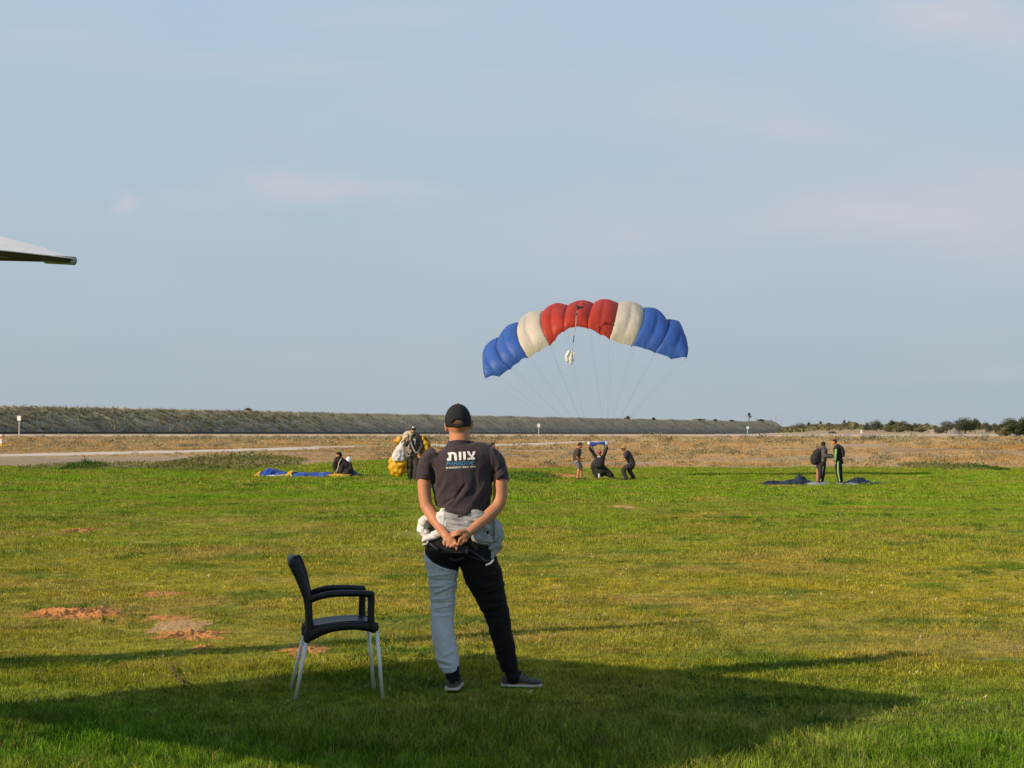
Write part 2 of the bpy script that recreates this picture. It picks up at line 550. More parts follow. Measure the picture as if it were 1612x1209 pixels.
# ------------------------------------------------------------------ scattering
def instancer(name, pts, rot, scl, idx, sources, label, kind='stuff'):
    me = bpy.data.meshes.new(name)
    n = len(pts)
    me.vertices.add(n)
    me.vertices.foreach_set('co', np.asarray(pts, np.float32).ravel())
    a = me.attributes.new('tuft_rot', 'FLOAT_VECTOR', 'POINT')
    a.data.foreach_set('vector', np.asarray(rot, np.float32).ravel())
    a = me.attributes.new('tuft_scale', 'FLOAT_VECTOR', 'POINT')
    scl = np.asarray(scl, np.float32)
    if scl.ndim == 1:
        scl = np.repeat(scl[:, None], 3, 1)
    a.data.foreach_set('vector', scl.ravel())
    a = me.attributes.new('tuft_kind', 'INT', 'POINT')
    a.data.foreach_set('value', np.asarray(idx, np.int32))
    o = bpy.data.objects.new(name, me)
    COL.objects.link(o)
    ng = bpy.data.node_groups.new(name + '_scatter', 'GeometryNodeTree')
    ng.interface.new_socket('Geometry', in_out='INPUT', socket_type='NodeSocketGeometry')
    ng.interface.new_socket('Geometry', in_out='OUTPUT', socket_type='NodeSocketGeometry')
    k = NT(ng)
    gi = k.new('NodeGroupInput')
    go = k.new('NodeGroupOutput')
    jn = k.new('GeometryNodeJoinGeometry')
    for s in reversed(sources):      # the last link comes first in the joined list
        oi = k.new('GeometryNodeObjectInfo', {'Object': s})
        oi.inputs['As Instance'].default_value = True
        k.l.new(oi.outputs['Geometry'], jn.inputs[0])
    r = k.new('GeometryNodeInputNamedAttribute', {'Name': 'tuft_rot'}, data_type='FLOAT_VECTOR')
    sc = k.new('GeometryNodeInputNamedAttribute', {'Name': 'tuft_scale'}, data_type='FLOAT_VECTOR')
    ix = k.new('GeometryNodeInputNamedAttribute', {'Name': 'tuft_kind'}, data_type='INT')
    e2r = k.new('FunctionNodeEulerToRotation', {0: r.outputs['Attribute']})
    iop = k.new('GeometryNodeInstanceOnPoints')
    k.l.new(gi.outputs[0], iop.inputs['Points'])
    k.l.new(jn.outputs[0], iop.inputs['Instance'])
    iop.inputs['Pick Instance'].default_value = True
    k.l.new(ix.outputs['Attribute'], iop.inputs['Instance Index'])
    k.l.new(e2r.outputs[0], iop.inputs['Rotation'])
    k.l.new(sc.outputs['Attribute'], iop.inputs['Scale'])
    k.l.new(iop.outputs[0], go.inputs[0])
    md = o.modifiers.new('scatter', 'NODES')
    md.node_group = ng
    tag(o, label, kind=kind)
    return o


def blade_mat(name, mode):
    m = bpy.data.materials.new(name)
    m.use_nodes = True
    m.node_tree.nodes.clear()
    k = NT(m.node_tree)
    pos = k.new('ShaderNodeNewGeometry').outputs['Position']
    info = k.new('ShaderNodeObjectInfo').outputs['Random']
    flat = k.mapping(pos, (1, 1, 0))
    if mode == 'turf':
        c, sep = turf_colour(k, pos, True)
        hs = k.noise(k.mapping(pos, (60, 60, 20)), 1.0, 1)
        c = k.mix(1.0, c, k.ramp(hs, [(0.3, (0.7,) * 3), (0.7, (1.5,) * 3)]), 'MULTIPLY')
        i2 = k.math('FRACT', k.math('MULTIPLY', info, 7.31))
        c = k.mix(1.0, c, k.ramp(i2, [(0.0, (0.55, 0.62, 0.55)), (0.5, (1.0,) * 3), (1.0, (1.5, 1.45, 1.4))]), 'MULTIPLY')
        c = k.mix(k.ramp(info, [(0.90, (0, 0, 0)), (0.96, (0.7,) * 3)]), c, (0.50, 0.40, 0.15))
    elif mode == 'clover':
        c = k.mix(k.noise(pos, 25, 2), (0.030, 0.085, 0.016), (0.085, 0.185, 0.030))
    elif mode == 'weed':
        c = k.mix(k.noise(pos, 3, 3, 0.7), (0.07, 0.12, 0.025), (0.28, 0.25, 0.09))
    elif mode == 'brush':
        c = k.mix(info, (0.13, 0.13, 0.075), (0.48, 0.42, 0.25))
    else:
        big = k.noise(k.mapping(flat, (0.035, 0.05, 1)), 1.0, 4, 0.65)
        c = k.ramp(big, [(0.3, (0.52, 0.27, 0.080)), (0.42, (0.62, 0.39, 0.15)), (0.52, (0.70, 0.50, 0.26)), (0.62, (0.50, 0.34, 0.12)), (0.75, (0.72, 0.53, 0.32))])
        c = k.mix(k.ramp(info, [(0.80, (0, 0, 0)), (0.9, (0.8,) * 3)]), c, (0.11, 0.105, 0.04))
        c = k.mix(k.ramp(info, [(0.0, (0.6,) * 3), (0.12, (0, 0, 0))]), c, (0.20, 0.10, 0.05))
    gn_ = k.new('ShaderNodeNewGeometry').outputs['Normal']
    up = k.new('ShaderNodeVectorMath', {0: gn_, 1: (-0.35, -0.2, 2.0)}, operation='ADD').outputs[0]
    up = k.new('ShaderNodeVectorMath', {0: up}, operation='NORMALIZE').outputs[0]
    d = k.new('ShaderNodeBsdfDiffuse', {'Color': c, 'Roughness': 0.5, 'Normal': up})
    t = k.new('ShaderNodeBsdfTranslucent', {'Color': c})
    mx = k.new('ShaderNodeMixShader', {0: 0.30 if mode == 'turf' else 0.25, 1: d.outputs[0], 2: t.outputs[0]})
    k.new('ShaderNodeOutputMaterial', {'Surface': mx.outputs[0]})
    return m


M_TURF = blade_mat('turf_blades', 'turf')
M_LIT = plain('litter_straw', (0.50, 0.40, 0.22), 0.9, var=0.4, scale=5)
M_CLOV = blade_mat('clover_leaves', 'clover')
M_WEED = blade_mat('weed_leaves', 'weed')
M_DRY = blade_mat('dry_stems', 'dry')
M_BRUSH = blade_mat('brush_stems', 'brush')


def tuft(name, mat, nb, rad, h0, h1, wid, lean=0.5, segs=2, seed=1):
    """an unlinked mesh object used as a scatter source"""
    rg = random.Random(seed)
    vs_, fs = [], []
    for _ in range(nb):
        a = rg.random() * 6.283
        r = rad * math.sqrt(rg.random())
        bx, by = r * math.cos(a), r * math.sin(a)
        h = rg.uniform(h0, h1)
        ang = rg.random() * 6.283
        ln = rg.uniform(0.1, 1) * lean * h
        dx, dy = math.cos(ang) * ln, math.sin(ang) * ln
        wa = rg.random() * 6.283
        wx, wy = math.cos(wa) * wid * rg.uniform(.6, 1.2), math.sin(wa) * wid * rg.uniform(.6, 1.2)
        b = len(vs_)
        if segs == 1:
            vs_ += [(bx - wx, by - wy, -0.01), (bx + wx, by + wy, -0.01), (bx + dx, by + dy, h)]
            fs.append((b, b + 1, b + 2))
        else:
            mx, my, mz = bx + dx * .3, by + dy * .3, h * .62
            vs_ += [(bx - wx, by - wy, -0.01), (bx + wx, by + wy, -0.01), (mx + wx * .8, my + wy * .8, mz), (mx - wx * .8, my - wy * .8, mz), (bx + dx, by + dy, h)]
            fs += [(b, b + 1, b + 2, b + 3), (b + 3, b + 2, b + 4)]
    me = bpy.data.meshes.new(name)
    me.from_pydata(vs_, [], fs)
    me.materials.append(mat)
    return bpy.data.objects.new(name, me)


def leafclump(name, mat, n, rad, h, size, seed=1):
    rg = random.Random(seed)
    vs_, fs = [], []
    for _ in range(n):
        a = rg.random() * 6.283
        r = rad * math.sqrt(rg.random())
        z = h * rg.random() * (1 - 0.6 * r / rad)
        c = Vector((r * math.cos(a), r * math.sin(a), z))
        d = Vector((rg.gauss(0, 1), rg.gauss(0, 1), rg.gauss(0.6, 0.5))).normalized()
        e = d.cross(Vector((rg.gauss(0, 1), rg.gauss(0, 1), rg.gauss(0, 1)))).normalized()
        s = size * rg.uniform(.6, 1.3)
        b = len(vs_)
        vs_ += [c - e * s * .4, c + d * s * .5, c + e * s * .4, c + d * s * 1.2 + e * s * .1][:]
        fs.append((b, b + 1, b + 3))
        fs.append((b + 1, b + 2, b + 3))
    me = bpy.data.meshes.new(name)
    me.from_pydata([tuple(v) for v in vs_], [], fs)
    me.materials.append(mat)
    return bpy.data.objects.new(name, me)


def scatter_rows(y0, y1, dens, half=0.285, pw=1):
    """random points in the wedge that the field of view covers"""
    n = int(dens * half * (y1 * y1 - y0 * y0))
    y = np.sqrt(RNG.random(n) * (y1 * y1 - y0 * y0) + y0 * y0)
    x = (RNG.random(n) * 2 - 1) * half * y
    return x, y


def vnoise(x, y, s, off=0.0):
    """smooth value noise, numpy"""
    X = np.asarray(x) * s + off + 1000.3
    Y = np.asarray(y) * s + off * 1.7 + 1000.7
    xi, yi = np.floor(X).astype(int), np.floor(Y).astype(int)
    fx, fy = X - xi, Y - yi
    fx = fx * fx * (3 - 2 * fx)
    fy = fy * fy * (3 - 2 * fy)

    def h(a, b):
        q = np.sin(a * 127.1 + b * 311.7) * 43758.5453
        return q - np.floor(q)
    return (h(xi, yi) * (1 - fx) + h(xi + 1, yi) * fx) * (1 - fy) + (h(xi, yi + 1) * (1 - fx) + h(xi + 1, yi + 1) * fx) * fy


# soil mounds: (px, py, width px, height px, label)
MOUNDS = [(112, 968, 86, 0.045, 'long ridge of crumbled orange soil at the left of the lawn', 9, 'mound of soil'),
          (303, 1000, 50, 0.03, 'small orange soil heap on the near edge of the bare tan patch', 8, 'soil patch'),
          (256, 936, 40, 0.022, 'thin orange soil streak farther off above the tan patch', 4, 'soil patch'),
          (126, 835, 26, 0.03, 'small orange soil heap beside the far dark clover patch', 5, 'soil patch'),
          (270, 973, 38, 0.014, 'flat orange scrape along the far side of the bare tan patch', 5, 'soil patch'),
          (482, 1024, 32, 0.022, 'reddish soil heap just behind the chair legs', 9, 'soil patch'),
          (318, 1020, 12, 0.03, 'tiny orange clod at the shadow edge', 4, 'soil patch'),
          (885, 748, 38, 0.02, 'flat orange bare patch near the crouching man with shorts', 4, 'soil patch'),
          (985, 799, 26, 0.012, 'narrow brown bare strip in the far lawn right of the man', 3, 'soil patch')]


def ground_point(px, py):
    lo, hi = 5.0, 600.0
    u = (px - 806.0) / FPX
    for _ in range(50):
        mid = (lo + hi) / 2
        w = P(px, py, mid)
        if w.z > gz(w.x, mid):
            lo = mid
        else:
            hi = mid
    w = P(px, py, lo)
    return w


MP = []
for (px, py, hw, hh, lab, hpx, cat) in MOUNDS:
    w = ground_point(px, py)
    rx = hw * w.y / FPX
    ry = abs(ground_point(px, py - hpx).y - ground_point(px, py + hpx).y) / 2
    MP.append((w.x, w.y, rx, ry))
# bare tan patch (flat, part of the ground look)
tanw = ground_point(285, 987)


FEET = [(-0.375, 11.93), (0.06, 12.12)]      # trodden spots under the man's shoes


def keep_clear(x, y):
    k = np.ones(len(x), bool)
    for (cx, cy, rx, ry) in MP:
        d = ((x - cx) / (rx * 0.95)) ** 2 + ((y - cy) / (ry * 0.95)) ** 2
        k &= (d > 0.25 + 0.9 * vnoise(x, y, 5)) | (RNG.random(len(x)) < 0.12)
    for (fx, fy) in FEET:
        k &= ((x - fx) / 0.17) ** 2 + ((y - fy) / 0.20) ** 2 > 1
    d = ((x - tanw.x) / 0.27) ** 2 + ((y - tanw.y) / 0.68) ** 2
    k &= (d > 0.4 + 0.9 * vnoise(x, y, 6)) | (RNG.random(len(x)) < 0.22)
    return k


def scatter_turf():
    src_n = [tuft('turf_tuft', M_TURF, 18, 0.10, 0.007, 0.020, 0.0021, 1.8, 2, 10 + i) for i in range(4)]
    src_l = [tuft('long_tuft', M_TURF, 12, 0.08, 0.028, 0.075, 0.0024, 1.0, 2, 20 + i) for i in range(3)]
    src_m = [tuft('mid_tuft', M_TURF, 20, 0.14, 0.010, 0.026, 0.0040, 1.6, 1, 30 + i) for i in range(3)]
    src_f = [tuft('far_tuft', M_TURF, 26, 0.24, 0.015, 0.040, 0.010, 1.3, 1, 40 + i) for i in range(3)]
    src_c = [leafclump('clover_clump', M_CLOV, 26, 0.07, 0.05, 0.022, 50 + i) for i in range(2)]
    S_ = src_n + src_l + src_m + src_f + src_c + [leafclump('litter', M_LIT, 3, 0.06, 0.02, 0.022, 77)]
    px_, py_, sc_, ix_ = [], [], [], []

    def add(x, y, s, i):
        px_.append(x); py_.append(y); sc_.append(s); ix_.append(i)
    # close band
    x, y = scatter_rows(7.0, 13.5, 520)
    k = keep_clear(x, y)
    x, y = x[k], y[k]
    longm = np.clip((11.1 - y + 1.6 * (vnoise(x, y, 0.8) - 0.5)) / 1.0, 0, 1)
    isl = RNG.random(len(x)) < longm * 0.8
    s = 0.75 + 0.6 * vnoise(x, y, 2.3, 5) + 0.25 * RNG.random(len(x))
    add(x[~isl], y[~isl], s[~isl], RNG.integers(0, 4, (~isl).sum()))
    add(x[isl], y[isl], s[isl] * 0.85, 4 + RNG.integers(0, 3, isl.sum()))
    # 13.5 - 26
    x, y = scatter_rows(13.5, 24, 300)
    k = keep_clear(x, y) & (vnoise(x, y, 1.1, 3) + 0.5 * vnoise(x, y, 4, 9) > 0.22)
    x, y = x[k], y[k]
    s = 0.55 + 0.7 * vnoise(x, y, 1.3, 5) + 0.3 * RNG.random(len(x))
    add(x, y, s, RNG.integers(0, 4, len(x)))
    # 26 - 50
    x, y = scatter_rows(24, 50, 115)
    k = keep_clear(x, y) & (vnoise(x, y, 0.8, 3) > 0.12)
    x, y = x[k], y[k]
    s = 0.7 + 0.9 * vnoise(x, y, 0.6, 5) + 0.3 * RNG.random(len(x))
    add(x, y, s, 7 + RNG.integers(0, 3, len(x)))
    # 50 - edge
    x, y = scatter_rows(50, 118, 20)
    k = keep_clear(x, y) & (y < grass_edge(x) + 3 * (vnoise(x, y, 0.5) - 0.5)) & (vnoise(x, y, 0.5, 3) > 0.10)
    x, y = x[k], y[k]
    s = 0.75 + 0.9 * vnoise(x, y, 0.4, 5) + 0.3 * RNG.random(len(x))
    add(x, y, s, 10 + RNG.integers(0, 3, len(x)))
    # dead leaves and bits of straw
    x, y = scatter_rows(8.5, 40, 3.2)
    m = vnoise(x, y, 0.6, 23) > 0.35
    x, y = x[m], y[m]
    add(x, y, 0.5 + 0.9 * RNG.random(len(x)) + y * 0.01, np.full(len(x), 15))
    # broad-leaved patches scattered through the lawn
    x, y = scatter_rows(8.5, 60, 10)
    m = (vnoise(x, y, 0.45, 17) + 0.5 * vnoise(x, y, 1.9, 4) > 1.10)
    x, y = x[m], y[m]
    add(x, y, 0.5 + 0.5 * RNG.random(len(x)) + y * 0.012, 13 + RNG.integers(0, 2, len(x)))
    x = np.concatenate(px_); y = np.concatenate(py_); s = np.concatenate(sc_); i = np.concatenate(ix_)
    z = ground_z(x, y)
    n = len(x)
    rot = np.stack([RNG.normal(0, 0.12, n), RNG.normal(0, 0.12, n), RNG.random(n) * 6.283], 1)
    instancer('grass', np.stack([x, y, z], 1), rot, s, i, S_, 'short green and yellowing grass of the landing field')
    print('turf', n)


scatter_turf()


def patch(name, px, py, hwx, hdy, n, size, mat, label, cat, h=0.05, grp=None):
    thr = -0.10 if h < 0.2 else -0.75
    """a clump of broad leaves on the lawn, its own thing"""
    w = ground_point(px, py)
    rx = hwx * w.y / FPX
    ry = abs(ground_point(px, py - hdy).y - ground_point(px, py + hdy).y) / 2
    rg = random.Random(int(px * 7 + py))
    vs_, fs = [], []
    for _ in range(n):
        a = rg.random() * 6.283
        r = math.sqrt(rg.random()) * (1.25 if cat else 1)
        x, y = w.x + rx * r * math.cos(a), w.y + ry * r * math.sin(a)
        sc_ = 3.0 / max(1, size * 22)
        if noise.noise(Vector((x * sc_, y * sc_ * .45, px))) * 0.8 + 0.5 * noise.noise(Vector((x * sc_ * 3, y * sc_ * 1.6, px))) < 0.38 * r + thr:
            continue
        z = gz(x, y) + h * rg.random() * (1.05 - 0.75 * r) * (0.6 + 0.8 * abs(noise.noise(Vector((x * 3, y * 3, 1)))))
        c = Vector((x, y, z))
        d = Vector((rg.gauss(0, 1), rg.gauss(0, 1), rg.gauss(0.5, 0.5))).normalized()
        e = d.cross(Vector((rg.gauss(0, 1), rg.gauss(0, 1), rg.gauss(0, 1)))).normalized()
        s = size * rg.uniform(.5, 1.3)
        b = len(vs_)
        vs_ += [c - e * s * .4, c + d * s * .5, c + e * s * .4, c + d * s * 1.2]
        fs += [(b, b + 1, b + 3), (b + 1, b + 2, b + 3)]
    o = mesh_obj(name, vs_, fs, mat, smooth=False, origin=(w.x, w.y, gz(w.x, w.y)))
    if name == 'clover_patch':
        tag(o, label, kind='stuff')
    else:
        tag(o, label, cat, grp or ('clumps of weeds along the lawn edge' if cat else None))
    return o


patch('clover_patch', 62, 823, 66, 12, 5200, 0.030, M_CLOV, 'dark green clover patch at the far left of the lawn', 'weeds', 0.07)
patch('clover_patch', 1165, 826, 84, 11, 4200, 0.034, M_CLOV, 'green clover strip in the mid lawn right of the man', 'weeds', 0.09)
patch('clover_patch', 1538, 904, 60, 8, 2600, 0.026, M_CLOV, 'dark clover strip near the right edge of the lawn', 'weeds', 0.05)
patch('clover_patch', 1590, 1080, 36, 12, 1200, 0.022, M_CLOV, 'dark broad-leaved weeds at the right edge level with the shadow tip', 'weeds', 0.05)
patch('clover_patch', 1575, 1168, 50, 14, 1500, 0.022, M_CLOV, 'dark broad-leaved weeds in the bottom right corner', 'weeds', 0.05)
patch('clover_patch', 1310, 1145, 55, 10, 1300, 0.022, M_CLOV, 'thin dark weeds on the near edge of the parasol shadow', 'weeds', 0.04)
patch('weed_clump', 838, 752, 40, 7, 1800, 0.09, M_CLOV, 'low dark green weed clump on the lawn left of the man in shorts', 'weeds', 0.30)
patch('clover_patch', 195, 875, 46, 5, 1200, 0.026, M_CLOV, 'small dark grass patch above the soil heaps', 'weeds', 0.05)
patch('weed_clump', 33 + 100, 737, 15, 4, 1500, 0.10, M_CLOV, 'dark green weed clump at the lawn edge on the left', 'weeds', 0.5)
patch('weed_clump', 365, 730, 88, 5, 6500, 0.11, M_WEED, 'tall green weeds along the lawn edge beside the blue canopy', 'weeds', 0.65)
patch('weed_clump', 1478, 736, 38, 4, 2200, 0.12, M_WEED, 'green bush of weeds at the far lawn edge on the right', 'weeds', 0.55)
patch('weed_clump', 1545, 738, 12, 3, 1600, 0.12, M_CLOV, 'small dark weed tuft right of the green weed bush', 'weeds', 0.35)
tag(patch('weed_strip', 185, 736, 150, 6, 4200, 0.08, M_WEED, 'straggling weeds between the dirt road and the lawn on the left', None, 0.25), kind='stuff')


def scatter_dry():
    src = [tuft('straw_tuft', M_DRY, 44, 0.45, 0.06, 0.26, 0.016, 0.8, 1, 60 + i) for i in range(4)]
    src += [leafclump('scrub_clump', M_BRUSH, 90, 0.7, 0.6, 0.14, 70 + i) for i in range(3)]
    xs_, ys_, ss, ii = [], [], [], []
    x, y = scatter_rows(72, 175, 3.3, 0.30)
    edge = grass_edge(x)
    # dirt road centre, distance
    rp = np.array([(-75, 55), (-48, 90), (-31, 117), (-23, 139), (-12, 180), (12, 262), (40, 330)], float)

    def road_d(x, y):
        d = np.full(len(x), 1e9)
        for a, b in zip(rp[:-1], rp[1:]):
            ab = b - a
            t = np.clip(((x - a[0]) * ab[0] + (y - a[1]) * ab[1]) / (ab @ ab), 0, 1)
            d = np.minimum(d, np.hypot(x - a[0] - t * ab[0], y - a[1] - t * ab[1]))
        return d
    left_bare = (x < -15) & (y < 112)
    k = (y > edge + 1.0) & (road_d(x, y) > 4.2) & (~left_bare | (RNG.random(len(x)) < 0.10)) & (vnoise(x, y, 0.12, 2) > 0.25)
    x, y = x[k], y[k]
    s = (0.35 + 0.9 * vnoise(x, y, 0.1, 8)) * (0.8 + 0.4 * RNG.random(len(x))) * np.where((x < -8) & (y < 150), 0.42, 1.0)
    xs_.append(x); ys_.append(y); ss.append(s * 0.9); ii.append(np.where(RNG.random(len(x)) < 0.975, RNG.integers(0, 4, len(x)), 4 + RNG.integers(0, 3, len(x))))
    x, y = scatter_rows(175, 372, 0.60, 0.30)
    k = (road_d(x, y) > 4.2) & (vnoise(x * 0.35, y, 0.05, 2) > 0.34) & ~((y > 312) & (y < 340) & (x < -10))
    x, y = x[k], y[k]
    s = (0.7 + 1.1 * vnoise(x, y, 0.04, 8) + 0.4 * RNG.random(len(x))) * np.where(y > 330, 0.6, 1.0)
    xs_.append(x); ys_.append(y); ss.append(s); ii.append(np.where(RNG.random(len(x)) < 0.965, RNG.integers(0, 4, len(x)), 4 + RNG.integers(0, 3, len(x))))
    x = np.concatenate(xs_); y = np.concatenate(ys_); s = np.concatenate(ss); i = np.concatenate(ii)
    n = len(x)
    rot = np.stack([RNG.normal(0, 0.1, n), RNG.normal(0, 0.1, n), RNG.random(n) * 6.283], 1)
    instancer('dry_grass', np.stack([x, y, ground_z(x, y)], 1), rot, s, i, src, 'dry tan and rust coloured grass and scrub beyond the lawn')
    print('dry', n)
    # brush on the embankment slope
    srcb = [leafclump('brush_clump', M_BRUSH, 60, 1.0, 1.0, 0.32, 80 + i) for i in range(3)] + [tuft('reed_tuft', M_BRUSH, 16, 0.5, 0.8, 2.2, 0.07, 0.35, 1, 90)]
    pts, rot, sc, ix = [], [], [], []
    for _ in range(9500):
        u = -60 + (ELEN + 50) * random.random() ** 1.35
        h = min(1, max(0.02, random.betavariate(2.0, 1.1)))
        if u > 250 and random.random() < 0.5:
            continue
        b = EA + EDIR * u - ENRM * (16 * h)
        q = EA + EDIR * u
        z = gz(q.x, q.y) - 0.3 + 9.6 * h
        pts.append((b.x, b.y, z - 0.2))
        rot.append((random.gauss(0, .2), random.gauss(0, .2), random.random() * 6.28))
        s = random.uniform(0.3, 1.1) * (0.7 if h > 0.93 else 1) * (1.0 if u < 220 else 0.7)
        sc.append(s)
        ix.append(random.choice([0, 0, 1, 1, 2, 3, 3]))
    instancer('embankment_brush', np.array(pts), np.array(rot), np.array(sc), np.array(ix), srcb, 'olive and grey brush growing on the embankment slope')


scatter_dry()


# ------------------------------------------------------------------ soil mounds
def soil_mat(name='orange_soil', c1=(0.36, 0.14, 0.035), c2=(0.56, 0.26, 0.075)):
    m = bpy.data.materials.new(name)
    m.use_nodes = True
    m.node_tree.nodes.clear()
    k = NT(m.node_tree)
    g = k.new('ShaderNodeNewGeometry').outputs['Position']
    c = k.mix(k.noise(g, 9, 4, 0.7), c1, c2)
    b = k.new('ShaderNodeBump', {'Strength': 0.7, 'Distance': 0.01, 'Height': k.noise(g, 60, 3)})
    p = k.new('ShaderNodeBsdfPrincipled', {'Base Color': c, 'Roughness': 1.0, 'Normal': b.outputs[0]})
    k.new('ShaderNodeOutputMaterial', {'Surface': p.outputs[0]})
    return m


SOIL = soil_mat()
SOILT = soil_mat('tan_soil', (0.42, 0.24, 0.085), (0.56, 0.34, 0.13))


def mound(w, rx, ry, h, name, label, cat, mat, n=64, rag=0.9, crumb=1.0):
    vs_, fs = [], []
    sd = w.x * 3.1 + w.y
    nr, na = 34, 110
    f1, f2 = 9.0, 24.0
    for i in range(nr + 1):
        for j in range(na):
            a = 2 * math.pi * j / na
            edge = 1 + rag * noise.noise(Vector((math.cos(a) * 1.8, math.sin(a) * 1.8, sd))) + rag * 0.5 * noise.noise(Vector((math.cos(a) * 6, math.sin(a) * 6, sd)))
            r = i / nr * edge
            x, y = w.x + rx * r * math.cos(a), w.y + ry * r * math.sin(a)
            q = i / nr
            fall = (1 - q ** 2.2)
            lump = -0.15 + 2.1 * abs(noise.noise(Vector((x * f1, y * f1 * .6, sd)))) * crumb + 1.5 * abs(noise.noise(Vector((x * f2, y * f2 * .6, sd + 3)))) * crumb + 0.5 * q * (crumb - 1)
            vs_.append((x, y, gz(x, y) + h * fall * lump - 0.012 * (q > 0.97) + 0.004))
    for i in range(nr):
        for j in range(na):
            a, b = i * na + j, i * na + (j + 1) % na
            fs.append((a, a + na, b + na, b))
    o = mesh_obj(name, vs_, fs, mat, smooth=False, origin=(w.x, w.y, gz(w.x, w.y)))
    tag(o, label, cat, 'patches of bare soil in the lawn')


for (row, (mx, my, rx, ry)) in zip(MOUNDS, MP):
    mound(Vector((mx, my, 0)), rx, ry, row[3] * (0.72 if my < 40 else 1.2), 'soil_patch' if 'heap' not in row[4] and 'ridge' not in row[4] else 'soil_heap', row[4], row[6], SOIL if 'brown' not in row[4] else SOILT)
mound(tanw, 0.25, 0.62, 0.008, 'bare_patch', 'bare tan dirt patch left of the chair with orange crumbs around', 'soil patch', SOILT, rag=0.4, crumb=0.6)


# ------------------------------------------------------------------ generic mesh builder
class MB:
    def __init__(s):
        s.v = []
        s.f = []

    def add(s, v, f):
        b = len(s.v)
        s.v += [tuple(p) for p in v]
        s.f += [tuple(i + b for i in q) for q in f]

    def rings(s, rings, cap=True):
        n = len(rings[0])
        b = len(s.v)
        for r in rings:
            s.v += [tuple(p) for p in r]
        for i in range(len(rings) - 1):
            for j in range(n):
                a, c = b + i * n + j, b + i * n + (j + 1) % n
                s.f.append((a, c, c + n, a + n))
        if cap:
            s.f.append(tuple(b + j for j in range(n))[::-1])
            e = b + (len(rings) - 1) * n
            s.f.append(tuple(e + j for j in range(n)))

    def tube(s, pts, n=14, rnd=True, sub=3):
        """pts: list of (Vector, ru, rv); smooth interpolated, rounded ends"""
        c = [Vector(p[0]) for p in pts]
        r = [(p[1], p[2]) for p in pts]
        C, RR = [], []
        m = len(c)
        for i in range(m - 1):
            p0, p1, p2, p3 = c[max(i - 1, 0)], c[i], c[i + 1], c[min(i + 2, m - 1)]
            for q in range(sub):
                t = q / sub
                t2, t3 = t * t, t * t * t
                C.append(0.5 * ((2 * p1) + (p2 - p0) * t + (2 * p0 - 5 * p1 + 4 * p2 - p3) * t2 + (3 * p1 - p0 - 3 * p2 + p3) * t3))
                w = t * t * (3 - 2 * t) * 0.5 + t * 0.5
                RR.append((r[i][0] * (1 - w) + r[i + 1][0] * w, r[i][1] * (1 - w) + r[i + 1][1] * w))
        C.append(c[-1])
        RR.append(r[-1])
        T = []
        for i in range(len(C)):
            d = C[min(i + 1, len(C) - 1)] - C[max(i - 1, 0)]
            T.append(d.normalized() if d.length > 1e-9 else Vector((0, 0, 1)))
        if rnd:
            k0 = min(RR[0]) * (1.0 if min(RR[0]) < 0.095 else 0.4)
            k1 = min(RR[-1]) * (1.0 if min(RR[-1]) < 0.095 else 0.4)
            pre = [(C[0] - T[0] * k0 * math.sin(a), RR[0][0] * math.cos(a), RR[0][1] * math.cos(a), T[0]) for a in (1.5, 1.2, 0.75, 0.35)]
            post = [(C[-1] + T[-1] * k1 * math.sin(a), RR[-1][0] * math.cos(a), RR[-1][1] * math.cos(a), T[-1]) for a in (0.35, 0.75, 1.2, 1.5)]
        else:
            pre, post = [], []
        allr = pre + [(C[i], RR[i][0], RR[i][1], T[i]) for i in range(len(C))] + post
        rg = []
        for (p, ru, rv, t) in allr:
            ref = Vector((0, 1, 0)) if abs(t.y) < 0.85 else Vector((1, 0, 0))
            u = t.cross(ref).normalized()
            vv = u.cross(t).normalized()
            if abs(t.y) >= 0.85:
                u, vv = vv, u
            rg.append([p + u * ru * math.cos(2 * math.pi * j / n) + vv * rv * math.sin(2 * math.pi * j / n) for j in range(n)])
        s.rings(rg)

    def ell(s, c, rx, ry, rz, n=18, m=12, rot=None):
        rg = []
        for i in range(1, m):
            a = math.pi * i / m
            ring = []
            for j in range(n):
                b = 2 * math.pi * j / n
                p = Vector((rx * math.sin(a) * math.cos(b), ry * math.sin(a) * math.sin(b), -rz * math.cos(a)))
                if rot is not None:
                    p = rot @ p
                ring.append(c + p)
            rg.append(ring)
        s.rings(rg)

    def box(s, c, hx, hy, hz, rot=None):
        v = []
        for z in (-hz, hz):
            for y in (-hy, hy):
                for x in (-hx, hx):
                    p = Vector((x, y, z))
                    if rot is not None:
                        p = rot @ p
                    v.append(Vector(c) + p)
        s.add(v, [(0, 2, 3, 1), (4, 5, 7, 6), (0, 1, 5, 4), (2, 6, 7, 3), (0, 4, 6, 2), (1, 3, 7, 5)])

    def mesh(s, name='m'):
        me = bpy.data.meshes.new(name)
        me.from_pydata(s.v, [], s.f)
        me.update()
        return me

    def blend(s, name, voxel, smooth=4, factor=0.5, disp=None):
        """union everything in the builder into one continuous skin"""
        me = s.mesh(name)
        o = bpy.data.objects.new(name, me)
        COL.objects.link(o)
        md = o.modifiers.new('r', 'REMESH')
        md.mode = 'VOXEL'
        md.voxel_size = voxel
        if smooth:
            sm = o.modifiers.new('s', 'SMOOTH')
            sm.iterations = smooth
            sm.factor = factor
        dg = bpy.context.evaluated_depsgraph_get()
        dg.update()
        ev = o.evaluated_get(dg)
        res = bpy.data.meshes.new_from_object(ev)
        COL.objects.unlink(o)
        bpy.data.objects.remove(o)
        bpy.data.meshes.remove(me)
        if disp:
            displace(res, disp)
        return res


